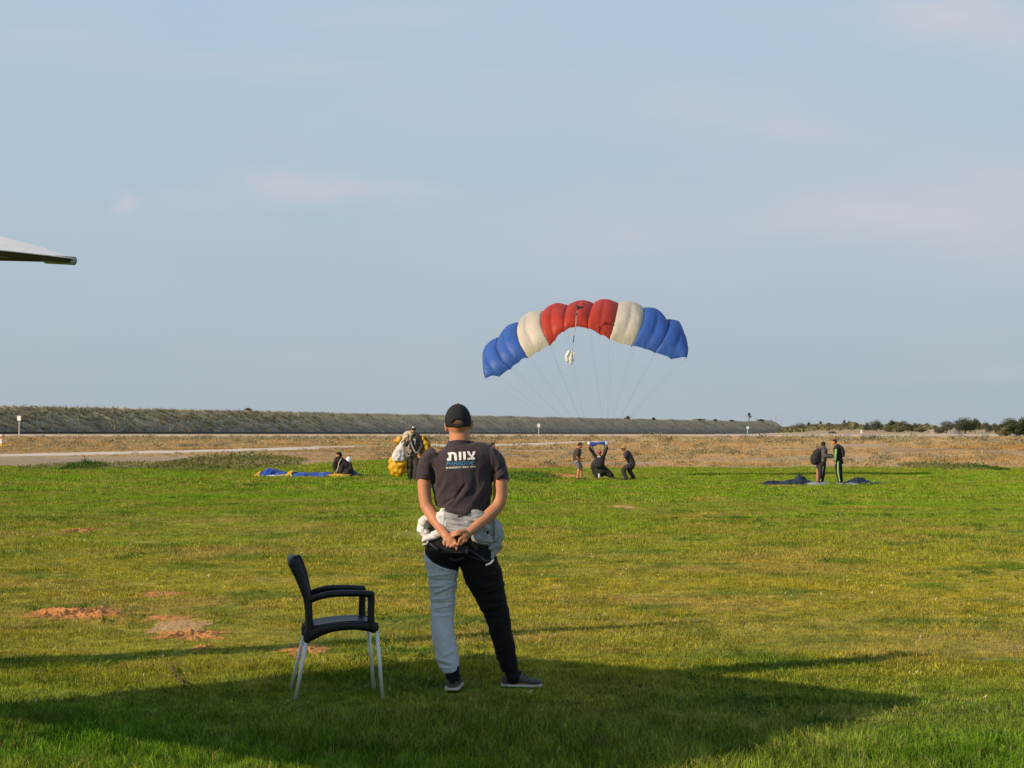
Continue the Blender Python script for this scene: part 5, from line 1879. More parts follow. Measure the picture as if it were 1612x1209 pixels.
def walker():
    D = 61.0
    r = base_person('parachutist walking towards the camera with a gathered canopy over both shoulders', D, 650)
    b = MB()
    c, f = head(b, D, 650.6, 677.2, (0.1, -1), 0, 0.95)
    b.tube(T(D, [(650.8, 682, 0, .055), (651.5, 686, 0, .06)]), 10)
    b.tube(T(D, [(652.5, 690, 0, .18, .13), (652, 702, 0, .16, .12), (651.2, 714, 0, .16, .12)]), 14)
    b.tube(T(D, [(644.6, 690, 0, .055), (638.6, 700, -.1, .042), (640.5, 695.0, -.22, .03)]), 10)
    hand(b, D, 640.8, 693.5, -.24, ang=1.2)
    b.tube(T(D, [(661, 690, 0, .055), (663.6, 703, -.05, .042), (659.6, 713.5, -.14, .03)]), 10)
    hand(b, D, 659.2, 716, -.16, ang=-1.5)
    b.tube(T(D, [(647.5, 717, 0, .10), (645.6, 734, .05, .07), (645.4, 751, .1, .045)]), 12)
    b.tube(T(D, [(656, 717, 0, .10), (656.0, 734, -.05, .07), (653.6, 752, -.1, .045)]), 12)
    link_mesh('body', b.blend('body', 0.012, 2), SKIN, r)
    garment(r, 'jacket', D, [[(651.6, 685.4, 0, .12, .11), (652.8, 689.5, 0, .22, .15), (652.2, 700, 0, .2, .16), (651.3, 713, 0, .18, .15)], [(644.6, 690, 0, .08), (638.8, 700.5, -.1, .065), (640.2, 696.5, -.2, .05)], [(661, 690, 0, .08), (663.8, 703, -.05, .068), (660.3, 711, -.13, .05)]], TEE)
    garment(r, 'trousers', D, [[(651.3, 712, 0, .18, .15), (651.5, 718, 0, .19, .15)], [(647.6, 717, 0, .12), (645.8, 734, .05, .095), (645.6, 751.5, .1, .07)], [(656, 717, 0, .125), (656.2, 734, -.05, .10), (653.8, 752.5, -.1, .075)]], BLK2)
    garment(r, 'harness_strap', D, [[(646.4, 686.5, -.15, .035, .02), (644.8, 697, -.19, .035, .02), (643.2, 709, -.19, .04, .02), (645.5, 713.5, -.17, .035, .02), (647, 709, -.19, .03, .02)]], STRAP, 0.011, 1, wr=0)
    garment(r, 'harness_strap', D, [[(646.5, 693, -.19, .022, .015), (649.5, 704, -.2, .03, .015), (655.5, 713, -.18, .03, .015), (660, 709, -.14, .03, .015)]], STRAP, 0.011, 1, wr=0)
    garment(r, 'chest_print', D, [[(651.0, 692.5, -.175, .035, .012), (654, 692.0, -.175, .035, .012)], [(653.6, 692, -.175, .015, .012), (653.2, 699.5, -.18, .012, .012)]], fabric('print_pale', (0.42, 0.50, 0.48), .8), 0.01, 1, wr=0)
    garment(r, 'harness_buckle', D, [[(641.5, 716.5, -.17, .02, .015), (643.5, 718, -.17, .02, .015), (645.5, 716.5, -.17, .02, .015)]], STRAP, 0.01, 1, wr=0)
    cp = cap_or_hair(r, c, f, 'cap', BLK, 1.0, 0.05)
    q = MB()
    q.ell(c + f * 0.062 + Vector((0, 0, 0.085)), 0.05, 0.03, 0.03, 12, 8, rot=Matrix.Rotation(math.atan2(f.y, f.x) + math.pi / 2, 3, 'Z'))
    link_mesh('cap_panel', q.mesh(), WHITE, cp)
    q = MB()
    s = Vector((-f.y, f.x, 0))
    for k in (-1, 1):
        q.ell(c + f * 0.092 + s * k * 0.032 + Vector((0, 0, 0.012)), 0.026, 0.01, 0.016, 10, 6, rot=Matrix.Rotation(math.atan2(f.y, f.x) + math.pi / 2, 3, 'Z'))
    link_mesh('sunglasses', q.mesh(), plain('dark_glass', (0.01, 0.01, 0.01), 0.1), r)
    small_shoe(r, D, 645.4, 754, .1, -.1, SHOE)
    small_shoe(r, D, 653.6, 755, -.1, .1, SHOE)
    # the gathered canopy he carries: a thing of its own
    w = P(640, 700, D + .2)
    g = thing('folded_parachute', 'yellow and white gathered parachute slung over the walking man and hanging down his sides', 'parachute', (w.x, w.y, w.z))
    YEL = nylon('nylon_yellow', (0.72, 0.40, 0.015), 0.2)
    CRM = nylon('nylon_cream', (0.60, 0.52, 0.36), 0.2)
    WHT = nylon('nylon_white', (0.72, 0.70, 0.70), 0.2)
    MAR = nylon('nylon_maroon', (0.16, 0.02, 0.015), 0.2)
    garment(g, 'yellow_cloth', D, [[(630, 690, .1, .10, .14), (626.5, 696, .1, .12, .14)], [(622, 723, .15, .17, .2), (621, 731, .15, .20, .24), (626.5, 738, .15, .25, .28), (632, 740.5, .15, .20, .25)], [(626, 722, .15, .25, .2), (632, 732, .15, .26, .26)], [(634, 736, .2, .2, .2), (640, 740, .25, .12, .2)],
                                   [(646, 738, .3, .06, .12), (647, 748, .3, .06, .12)]], YEL, 0.02, 2, wr=0.06, fr=7)
    garment(g, 'yellow_cloth', D, [[(665, 689, .1, .12, .14), (670, 699, .1, .16, .16), (672, 711, .1, .13, .16)], [(667, 714, .1, .06, .12), (668, 726, .1, .055, .12), (664.5, 732, .1, .06, .1)], [(663, 710, .0, .035, .1), (661.5, 722, .0, .04, .1), (661, 738, .05, .04, .1)]], YEL, 0.016, 2, wr=0.04, fr=9)
    garment(g, 'cream_cloth', D, [[(636, 688, .0, .06, .1), (641, 683, -.05, .09, .12), (646.5, 682.5, -.1, .08, .1), (648, 686, -.12, .04, .06)], [(643, 684, -.1, .05, .08), (637, 690, -.1, .04, .06), (632, 697, -.1, .03, .05)]], CRM, 0.014, 2, wr=0.03, fr=12)
    garment(g, 'white_cloth', D, [[(636, 694, -.05, .04, .06), (631.5, 703, -.05, .10, .10), (628, 713, -.05, .17, .13), (627, 721, -.05, .2, .14), (627, 724, -.05, .2, .13)], [(633.5, 703, -.05, .08, .1), (634, 723.5, -.05, .06, .1)]], WHT, 0.016, 2, wr=0.035, fr=10)
    garment(g, 'maroon_cloth', D, [[(666.5, 688, -.02, .03, .05), (673.5, 695, .0, .03, .05), (677, 712, .0, .03, .05)], [(664.5, 707, -.1, .035, .04), (664, 720, -.1, .04, .04), (663, 732, -.1, .035, .04)]], MAR, 0.014, 1, wr=0.02)


def kneeling_pair():
    D = 66.0
    r = base_person('dark haired person bending over the blue and yellow canopy, left of the white helmet', D, 532)
    b = MB()
    c, f = head(b, D, 533.2, 717.0, (-1, -0.4), 0, 0.95)
    b.tube(T(D, [(534, 720, 0, .055), (535, 723, 0, .06)]), 10)
    b.tube(T(D, [(534.5, 724, 0, .15, .17), (536.5, 732, 0, .15, .15), (537.5, 741, 0, .15, .15)]), 14)
    b.tube(T(D, [(531, 723, -.1, .055), (527, 731, -.15, .042), (527.6, 741, -.18, .03)]), 10)
    hand(b, D, 527.8, 744, -.18, ang=-1.5)
    b.tube(T(D, [(533, 723, .2, .055), (530, 732, .2, .042), (532, 742, .1, .03)]), 10)
    hand(b, D, 532.3, 745, .1, ang=-1.5)
    b.tube(T(D, [(537, 741, -.1, .10), (529.5, 740.5, -.14, .075), (534.5, 747.8, -.1, .045)]), 12)
    b.tube(T(D, [(538, 741, .1, .10), (531, 740.5, .14, .075), (536.5, 747.8, .1, .045)]), 12)
    link_mesh('body', b.blend('body', 0.013, 2), SKIN, r)
    garment(r, 'jacket', D, [[(534.4, 721, 0, .12, .14), (534.5, 725, 0, .19, .2), (536.5, 733, 0, .18, .18), (538, 741, 0, .18, .18)], [(531, 723, -.1, .08), (526.8, 731, -.15, .068), (527.4, 738.5, -.18, .052)], [(533, 723, .2, .08), (529.8, 732, .2, .068), (531.8, 740, .1, .052)]], BLK)
    garment(r, 'trousers', D, [[(538, 740, 0, .18, .18), (537.5, 742, 0, .18, .18)], [(537, 741, -.1, .13), (529.8, 740.8, -.14, .10), (534.5, 747.4, -.1, .07)], [(538, 741, .1, .13), (531.3, 740.8, .14, .10), (536.5, 747.4, .1, .07)]], BLK2)
    garment(r, 'harness_strap', D, [[(537.5, 722, -.19, .022, .012), (533.5, 729, -.22, .025, .012), (532.0, 737, -.24, .025, .012), (529.4, 743, -.24, .03, .012)]], fabric('strap_khaki', (0.36, 0.34, 0.22), .9), 0.01, 1, wr=0)
    cap_or_hair(r, c, f, 'hair', HAIR, 1.05)
    small_shoe(r, D, 534.5, 749.5, -.1, -1, SHOE)
    small_shoe(r, D, 536.5, 749.5, .1, -1, SHOE)

    r = base_person('crouching person in black with white helmet beside the blue and yellow canopy', D, 545)
    b = MB()
    c, f = head(b, D, 549.6, 725.0, (0.5, 1), 0.05, 0.95)
    b.tube(T(D, [(548.6, 727, 0, .055), (546.5, 729, 0, .06)]), 10)
    b.tube(T(D, [(545.5, 730, 0, .16, .17), (543.2, 736, 0, .16, .16), (541.5, 743, 0, .16, .16)]), 14)
    b.tube(T(D, [(541.5, 729.5, -.1, .055), (537.5, 737, -.2, .042), (535.2, 744.5, -.25, .03)]), 10)
    hand(b, D, 534.6, 746.5, -.25, ang=-2.2)
    b.tube(T(D, [(549.5, 730.5, -.05, .055), (551.5, 738.5, -.1, .042), (547.5, 744.5, -.15, .03)]), 10)
    hand(b, D, 546.5, 746, -.15, ang=-2.6)
    b.tube(T(D, [(541, 743, -.1, .10), (549, 742, -.2, .075), (540, 747.6, -.25, .05)]), 12)
    b.tube(T(D, [(543, 743, .1, .10), (552, 742, .1, .075), (545, 747.6, .15, .05)]), 12)
    link_mesh('body', b.blend('body', 0.013, 2), SKIN, r)
    garment(r, 'jumpsuit', D, [[(547.2, 728, 0, .12, .13), (545.0, 730.5, 0, .21, .2), (543.0, 736.5, 0, .22, .2), (542.5, 743.5, 0, .23, .22)], [(541, 730, -.08, .09), (537.8, 737, -.2, .08), (535.8, 743, -.24, .06)], [(549.8, 731, -.05, .09), (551.4, 738, -.1, .085), (548, 743.8, -.15, .06)],
                               [(541, 743, -.1, .14), (549, 742.4, -.2, .12), (540.5, 747.2, -.24, .08)], [(543, 743, .1, .14), (552, 742.4, .1, .12), (545.5, 747.2, .15, .08)]], BLK)
    cap_or_hair(r, c, f, 'helmet', plain('helmet_white', (0.70, 0.74, 0.76), 0.35, scale=4), 1.15)
    small_shoe(r, D, 539, 749.6, -.25, -1, plain('shoe_red', (.35, .12, .06), .7))
    small_shoe(r, D, 544, 749.6, .15, -1, SHOE)


for fn in (walker, kneeling_pair, person_behind, man_with_shorts, man_with_hat, jumper, hooded_man, striped_man):
    fn()


# ------------------------------------------------------------------ canopies lying on the lawn
def pile(name, label, D, segs, depth, yb, mats, lift=0.01):
    """segs: (px0, px1, [heights px...], material key, dy, depth scale)"""
    w = P((segs[0][0] + segs[-1][1]) / 2, yb, D)
    root = thing(name, label, 'parachute', (w.x, D, gz(w.x, D)))
    s = D / FPX
    for (a, b, hs, mk, dy, dsc) in segs:
        nx, ny = max(8, int((b - a) * 1.3)), 18
        vs_, fs = [], []
        for i in range(nx + 1):
            t = i / nx
            px = a + (b - a) * t
            h = np.interp(t, np.linspace(0, 1, len(hs)), hs) * s * 1.35
            for j in range(ny + 1):
                q = j / ny
                y = D + dy + (q - 0.5) * depth * dsc
                x = (px - 806) / FPX * D
                bell = math.sin(math.pi * min(1, max(0, q))) ** 0.7
                nz = noise.noise(Vector((x * 3.1, y * 2.4, 5.0 + a))) * 0.55 + noise.noise(Vector((x * 7.5, y * 6, 1.0 + a))) * 0.35
                ridge = abs(noise.noise(Vector((x * 2.0 + y * 1.2, y * 3.4, 9 + a))))
                z = gz(x, y) + lift + max(0.0, h * bell * (0.80 + nz * 0.7 + 0.35 * ridge))
                ex = 0.16 * noise.noise(Vector((x * 2, y * 3, 4)))
                vs_.append((x + ex, y + 0.34 * noise.noise(Vector((x * 2.5, y, 8))), z))
        for i in range(nx):
            for j in range(ny):
                k = i * (ny + 1) + j
                fs.append((k, k + ny + 1, k + ny + 2, k + 1))
        mesh_obj('canopy_panel', vs_, fs, mats[mk], root)
    return root


NB = nylon('nylon_royal', (0.035, 0.10, 0.50), 0.15)
NY = nylon('nylon_gold', (0.72, 0.42, 0.02), 0.15)
NW = nylon('nylon_pale', (0.74, 0.73, 0.68), 0.15)
NN = nylon('nylon_navy', (0.015, 0.019, 0.044), 0.06)
NG = nylon('nylon_grey', (0.30, 0.32, 0.34), 0.15)
pile('collapsed_parachute', 'blue and yellow deflated canopy stretched out on the lawn before the crouching pair', 66.0, [
    (404.5, 414, [1, 5, 6], 'Y', 0, 0.8), (413.5, 428, [6, 9, 8.5], 'B', 0, 0.9), (427.5, 457, [8.5, 6, 3.5], 'B', 0.2, 0.7), (425, 446, [1.5, 2.5, 1.5], 'W', -0.6, 0.5), (444, 457, [2, 3], 'Y', -0.5, 0.5), (454, 464, [3, 6.5, 6], 'Y', -0.1, 0.8),
    (463.5, 490, [5.5, 5, 4.5], 'B', 0, 0.8), (489.5, 524, [4.5, 3.5, 5, 3], 'B', -0.1, 0.8), (523, 554, [2.5, 3.5, 3.5, 3], 'Y', -0.6, 0.7), (550, 567, [4, 6.5, 5, 2], 'N', 0.2, 0.7)],
    1.4, 751, {'Y': NY, 'B': NB, 'W': NW, 'N': NN})
pile('collapsed_parachute', 'navy and grey deflated canopy at the feet of the two standing men', 76.2, [
    (1198.6, 1216, [1, 4.5, 4.5], 'N', 0, 0.8), (1215.5, 1240, [4.5, 5, 5.5], 'N', 0, 0.9), (1239.5, 1262, [5.5, 8.5, 11], 'N', 0.2, 1.0), (1261.5, 1284, [11, 8, 4, 1], 'N', 0.2, 1.0), (1266, 1290, [2, 3.5, 2], 'G', -0.6, 0.7),
    (1288, 1304, [2, 3, 2], 'G', 0.0, 0.7), (1316, 1332, [1, 2.5, 2], 'G', -0.1, 0.7), (1329, 1346, [2, 6, 7.5], 'N', 0.0, 0.9), (1345.5, 1368, [7.5, 7, 4.5], 'N', 0.0, 0.9), (1367.5, 1386, [4.5, 3, 4, 1], 'N', 0.0, 0.6), (1326, 1344, [1, 3, 1.5], 'G', -0.7, 0.4)],
    1.5, 764, {'N': NN, 'G': NG})


# ------------------------------------------------------------------ the flying canopy
def parachute():
    D = 86.0
    w = P(944, 700, D)
    root = thing('parachute', 'red, white and blue canopy in flight above the landing jumper', 'parachute', (w.x, D, w.z))

    def z(cx, cy):
        return (740 + cx * 0.2233, 450 + cy * 0.2233)
    ribs = [  # upper, middle, lower point of every seam, ribs and half ribs in turn
        [(90, 488), (92, 570), (106, 650)],
        [(122, 415), (122, 520), (209, 640)],
        [(205, 362), (196, 470), (290, 587)],
        [(262, 288), (250, 410), (347, 540)],
        [(345, 256), (336, 365), (413, 512)],
        [(407, 196), (402, 330), (492, 466)],
        [(516, 178), (500, 275), (566, 420)],
        [(588, 130), (573, 250), (600, 385)],
        [(690, 138), (664, 215), (664, 321)],
        [(775, 106), (752, 200), (742, 291)],
        [(868, 124), (838, 215), (833, 304)],
        [(950, 97), (930, 210), (922, 352)],
        [(1046, 124), (1022, 240), (983, 382)],
        [(1138, 112), (1124, 250), (1063, 407)],
        [(1222, 158), (1212, 270), (1138, 432)],
        [(1310, 164), (1303, 300), (1227, 450)],
        [(1386, 238), (1388, 330), (1300, 473)],
        [(1474, 256), (1474, 370), (1413, 520)],
        [(1528, 402), (1536, 450), (1525, 508)]]
    blue = nylon('canopy_blue', (0.060, 0.165, 0.56), 0.38)
    white = nylon('canopy_white', (0.72, 0.66, 0.54), 0.36)
    red = nylon('canopy_red', (0.62, 0.070, 0.038), 0.42)
    cols = [blue, blue, white, red, red, red, white, blue, blue]
    names = ['left outermost', 'left inner', 'left', 'left', 'middle', 'right', 'right', 'right inner', 'right outermost']
    N = 12

    def seam(i, t):
        """t = 0 nose (top, far) .. 1 tail (bottom, near)"""
        a, m, c = ribs[i]
        # quadratic through the middle point
        q = [2 * (t - .5) * (t - 1), 4 * t * (1 - t), 2 * t * (t - .5)]
        x = a[0] * q[0] + m[0] * q[1] + c[0] * q[2]
        y = a[1] * q[0] + m[1] * q[1] + c[1] * q[2]
        d = 2.3 * (1 - t) ** 1.6 - 0.25 * math.sin(math.pi * t)
        return P(*z(x, y), D + d)
    arc_c = P(945, 740, D + 1.0)
    lower = []
    for cidx in range(9):
        i0 = cidx * 2
        vt, ft = [], []
        M = 16
        for k in range(M + 1):
            half = 0 if k < M / 2 else 1
            u = (k / (M / 2)) - half
            for n in range(N + 1):
                t = n / N
                A, B = seam(i0 + half, t), seam(i0 + half + 1, t)
                p = A.lerp(B, u)
                out = (p - arc_c)
                out = Vector((out.x, -2.2 * t - 0.2, out.z)).normalized()
                puff = max(0.0, math.sin(math.pi * u)) ** 0.6 * 0.095
                cell = math.sin(math.pi * k / M) * 0.03
                amp = (0.35 + 0.65 * math.sin(math.pi * min(1, 0.12 + t * 0.86)))
                wr = 0.022 * noise.noise(p * 3.0) * (1 + 2 * t) + 0.012 * noise.noise(p * 8.0)
                scal = -0.10 * math.sin(math.pi * u) * max(0, (t - 0.8) / 0.2) ** 2
                vt.append(p + out * ((puff + cell) * amp + wr) + Vector((0, 0, -scal * 0.3)))
        nt = len(vt)
        # bottom skin
        vb = []
        for k in range(M + 1):
            half = 0 if k < M / 2 else 1
            u = (k / (M / 2)) - half
            for n in range(N + 1):
                t = n / N
                p = vt[k * (N + 1) + n]
                rad = (p - arc_c)
                rad = Vector((rad.x, 0.0, rad.z)).normalized()
                th = 0.42 * (1 - t) ** 0.7 * (1 - 0.25 * math.sin(math.pi * k / M)) if t < 1 else 0.0
                vb.append(p - rad * th + Vector((0, 0.05 + 0.55 * math.sin(math.pi * t) * 0.35, 0)))
        verts = vt + vb
        for k in range(M):
            for n in range(N):
                a = k * (N + 1) + n
                ft.append((a, a + 1, a + N + 2, a + N + 1))
                a += nt
                ft.append((a, a + N + 1, a + N + 2, a + 1))
        # side ribs
        for k in (0, M):
            for n in range(N):
                a = k * (N + 1) + n
                q = (a, a + nt, a + nt + 1, a + 1)
                ft.append(q if k == 0 else q[::-1])
        o = mesh_obj('canopy_cell', verts, ft, cols[cidx], root)
        o['label'] = {0: 'blue', 1: 'blue', 2: 'white', 3: 'red', 4: 'red', 5: 'red', 6: 'white', 7: 'blue', 8: 'blue'}[cidx] + ' canopy cell, ' + names[cidx]
    # seam tapes along the ribs
    tape = MB()
    for i in range(0, 19, 2):
        pts = []
        for n in range(0, 9):
            p = seam(i, n / 8)
            out = (p - arc_c)
            out = Vector((out.x, -2.2 * (n / 8) - 0.2, out.z)).normalized()
            pts.append((p + out * 0.006, 0.010, 0.006))
        tape.tube(pts, 6, sub=1)
    o = link_mesh('seam_tape', tape.mesh(), fabric('tape_dark', (0.10, 0.07, 0.09), .9), root)
    o['kind'] = 'stuff'
    # end stabilisers
    for i, sx in ((0, -1), (18, 1)):
        vs_, fs = [], []
        for n in range(9):
            t = n / 8
            p = seam(i, t)
            vs_ += [p, p + Vector((-0.25 * sx * 0.3, 0.05, -0.28 * (0.4 + 0.6 * t))) + Vector((sx * 0.02, 0, 0))]
        for n in range(8):
            fs.append((2 * n, 2 * n + 2, 2 * n + 3, 2 * n + 1))
        mesh_obj('stabiliser', vs_, fs, blue, root)
    # slider: the small blue and white fabric above his head
    garment(root, 'slider', D, [[(929.5, 698.2, -.1, .10, .08), (934, 699.2, -.1, .10, .08), (940, 698.2, -.1, .045, .06), (947, 697.4, -.1, .06, .08), (952, 698.0, -.1, .10, .08)]], NB, 0.014, 2, wr=0.015)
    for e_ in ([(926.4, 697.0, -.1, .07, .06), (928.2, 698.4, -.1, .10, .08)], [(953.4, 697.6, -.1, .10, .08), (955.0, 698.0, -.1, .09, .08)]):
        garment(root, 'slider_end', D, [e_], NW, 0.014, 2, wr=0.015)
    cord = plain('line_grey', (0.16, 0.17, 0.20), 0.8, scale=3)
    sl, sr = P(928, 697, D - .1), P(954, 697, D - .1)
    for i in range(0, 19, 2):
        tail = seam(i, 1.0)
        front = seam(i, 0.45)
        rad = (front - arc_c)
        rad = Vector((rad.x, 0, rad.z)).normalized()
        front = front - rad * 0.25 + Vector((0, .3, 0))
        end = sl if i < 9 else sr
        for k, p in enumerate((tail, front)):
            b = MB()
            mid = p.lerp(end, 0.5) + Vector((0, 0, -0.02))
            e = end + Vector((0.01 * (i - 9) * 0.3, 0.06 * k, 0))
            b.tube([(p, 0.0021, 0.0021), (mid, 0.0021, 0.0021), (e, 0.0021, 0.0021)], 5, rnd=False, sub=2)
            link_mesh('suspension_line', b.mesh(), cord, root)
    rz = plain('riser_black', (0.02, 0.02, 0.02), 0.8, scale=3)
    for (a, c) in (((927, 699), (937.5, 719)), ((931, 700), (938.5, 719)), ((955, 700), (951, 719)), ((951.5, 700), (949.8, 719))):
        b = MB()
        b.tube([(P(*a, D - .1), .018, .01), (P(*c, D - .05), .022, .012)], 8, sub=2)
        link_mesh('riser', b.mesh(), rz, root)
    # bridle, bag and pilot chute hanging from the middle of the top skin
    Db = D - 0.62
    garment(root, 'deployment_bag', Db, [[(908, 481.5, 0, .05, .04), (911, 484, 0, .06, .05), (917, 483.5, 0, .045, .04)], [(912, 484, 0, .05, .04), (908.5, 488, 0, .03, .03)], [(907.5, 494.3, 0, .045, .04), (908.2, 495.5, 0, .04, .04)]], rz, 0.013, 1, wr=0.02)
    b = MB()
    b.tube(T(Db, [(909, 484, 0, .014), (907.5, 495, 0, .012), (906.5, 512, 0, .022), (903.5, 527, 0, .010), (902, 545, 0, .010), (900.5, 553, 0, .01)]), 8)
    link_mesh('bridle', b.mesh(), fabric('bridle_tan', (0.42, 0.36, 0.36), .9), root)
    b = MB()
    b.tube(T(Db, [(903.6, 529, -.02, .022), (902.4, 539, -.02, .018)]), 8)
    link_mesh('bridle_sleeve', b.mesh(), rz, root)
    garment(root, 'pilot_chute', Db, [[(896, 554, 0, .08, .1), (892.5, 561, 0, .10, .12), (893.5, 568, 0, .06, .08)], [(900, 554, 0, .05, .07), (898.5, 564, 0, .09, .12), (899, 571, 0, .06, .08)], [(904, 556, 0, .035, .06), (902.5, 566, 0, .04, .07)]], WHITE, 0.015, 3, wr=0.025, fr=6)


parachute()


# ------------------------------------------------------------------ shade parasols (one with a corner in view, one unseen and added to cast a shadow)
def shade_parasol():
    k = math.tan(R(25))
    cx, cy = -4.68, 8.83
    root = thing('parasol', 'large square pale fabric parasol reaching in at the left with its pointed corner', 'parasol', (cx, cy, 0))
    cloth = fabric('parasol_cloth', (0.85, 0.83, 0.81), 1.0, 0.04, 0.08, 12)
    valm = fabric('valance_brown', (0.10, 0.065, 0.045), .9, 0.2, 0.3, 60)
    ztop, zr = 3.20, 2.46
    rad = 2.62
    ang = R(4.5)
    top = Vector((cx, cy, ztop))
    cor = [Vector((cx + rq * math.cos(ang + q * math.pi / 2), cy + rq * math.sin(ang + q * math.pi / 2), zr)) for q, rq in enumerate((rad, rad, rad + 0.75, 3.35))]
    arch = [0.085, 0.05, 0.03, 0.0]
    NU, NV = 24, 16
    for q in range(4):
        A, B = cor[q], cor[(q + 1) % 4]
        vs_, fs = [], []
        for i in range(NU + 1):
            u = i / NU
            e = A.lerp(B, u)
            mid = (A + B) / 2
            inward = (Vector((cx, cy, zr)) - mid).normalized()
            e = e + inward * (0.10 if q != 3 else 0.03) * math.sin(math.pi * u) + Vector((0, 0, arch[q] * math.sin(math.pi * u)))
            for j in range(NV + 1):
                t = j / NV
                p = top.lerp(e, t)
                sag = 0 if q == 3 else -0.02 * math.sin(math.pi * t) * math.sin(math.pi * u) ** 2 - 0.014 * math.sin(math.pi * min(1, u * 5)) * t * (u < .2) - 0.014 * math.sin(math.pi * min(1, (1 - u) * 5)) * t * (u > .8)
                wr = 0.008 * noise.noise(Vector((p.x * 5, p.y * 5, 2))) * t
                vs_.append(p + Vector((0, 0, sag + wr)))
        for i in range(NU):
            for j in range(NV):
                a = i * (NV + 1) + j
                fs.append((a, a + 1, a + NV + 2, a + NV + 1))
        o = mesh_obj('cloth_panel', vs_, fs, cloth, root, smooth=False)
        sm = o.modifiers.new('thick', 'SOLIDIFY')
        sm.thickness = 0.004
        # valance, dark, standing slightly inside the edge
        vs_, fs = [], []
        for i in range(NU + 1):
            u = i / NU
            e = A.lerp(B, u)
            mid = (A + B) / 2
            inward = (Vector((cx, cy, zr)) - mid).normalized()
            e = e + inward * (0.10 * math.sin(math.pi * u) + 0.004) + Vector((0, 0, arch[q] * math.sin(math.pi * u)))
            edge_h = 0.026
            vs_ += [e + Vector((0, 0, 0.002)), e + Vector((0, 0, -edge_h)) + inward * 0.01]
        for i in range(NU):
            fs.append((2 * i, 2 * i + 1, 2 * i + 3, 2 * i + 2))
        o = mesh_obj('hem', vs_, fs, valm, root)
        sm = o.modifiers.new('thick', 'SOLIDIFY')
        sm.thickness = 0.003
        rb = MB()
        rb.tube([(top - Vector((0, 0, 0.05)), 0.014, 0.014), (top.lerp(A, .5) - Vector((0, 0, .04)), 0.014, 0.014), (A - Vector((0, 0, 0.02)) + (top - A).normalized() * 0.05, 0.010, 0.010)], 8)
        link_mesh('rib', rb.mesh(), plain('rib_dark', (0.07, 0.055, 0.045), 0.6), root)
    # corner pocket
    b = MB()
    A = cor[0]
    b.tube([(A + Vector((-.14, -.012, -.012)), .018, .03), (A + Vector((-.01, 0, -.016)), .020, .012)], 10)
    link_mesh('corner_pocket', b.mesh(), fabric('pocket_grey', (0.30, 0.30, 0.31), .8, 0.2, .3, 80), root)
    b = MB()
    b.tube([(Vector((cx, cy, 0.05)), .10, .10), (Vector((cx, cy, ztop - 0.06)), .09, .09)], 16, rnd=False)
    link_mesh('pole', b.mesh(), plain('pole_grey', (0.35, 0.34, 0.33), 0.5), root)
    b = MB()
    b.box((cx, cy, 0.05), 0.35, 0.35, 0.05)
    link_mesh('base', b.mesh(), plain('concrete', (0.36, 0.35, 0.33), 0.9), root, smooth=False)

    cx, cy = -5.25, 12.45  # closed parasol out of view, added as caster of the long band shadow
    root = thing('parasol', 'tall closed parasol, unseen, added beyond the left edge to cast the long lawn shadow', 'parasol', (cx, cy, 0))
    b = MB()
    b.tube([(Vector((cx, cy, 0.0)), .035, .035), (Vector((cx, cy, 3.6)), .03, .03)], 12, rnd=False)
    link_mesh('pole', b.mesh(), plain('pole_grey', (0.35, 0.34, 0.33), 0.5), root)
    b = MB()
    rings = []
    for (zz, rr) in ((0.45, 0.22), (0.6, 0.25), (1.0, 0.24), (1.5, 0.20), (1.9, 0.15), (2.1, 0.17), (2.6, 0.14), (3.1, 0.10), (3.45, 0.07), (3.7, 0.03)):
        rings.append([Vector((cx + rr * (1 + .16 * math.cos(8 * a)) * math.cos(a), cy + rr * (1 + .16 * math.cos(8 * a)) * math.sin(a), zz)) for a in np.linspace(0, 2 * math.pi, 48, endpoint=False)])
    b.rings(rings)
    link_mesh('caster_cloth', b.mesh(), cloth, root)


shade_parasol()


# ------------------------------------------------------------------ trees and bushes far off
def leaf_mat(name, c1, c2):
    m = bpy.data.materials.new(name)
    m.use_nodes = True
    m.node_tree.nodes.clear()
    k = NT(m.node_tree)
    pos = k.new('ShaderNodeNewGeometry').outputs['Position']
    c = k.mix(k.ramp(k.noise(pos, 0.7, 3), [(0.35, (0,) * 3), (0.65, (1,) * 3)]), c1, c2)
    d = k.new('ShaderNodeBsdfDiffuse', {'Color': c})
    t = k.new('ShaderNodeBsdfTranslucent', {'Color': c})
    mx = k.new('ShaderNodeMixShader', {0: 0.2, 1: d.outputs[0], 2: t.outputs[0]})
    k.new('ShaderNodeOutputMaterial', {'Surface': mx.outputs[0]})
    return m


LEAF = leaf_mat('leaf_dark', (0.050, 0.064, 0.034), (0.125, 0.132, 0.072))
LEAF2 = leaf_mat('leaf_olive', (0.120, 0.122, 0.062), (0.210, 0.195, 0.100))
LEAF3 = leaf_mat('leaf_grey', (0.090, 0.100, 0.078), (0.160, 0.165, 0.120))
BARK = plain('bark', (0.09, 0.07, 0.05), 0.95, scale=3)


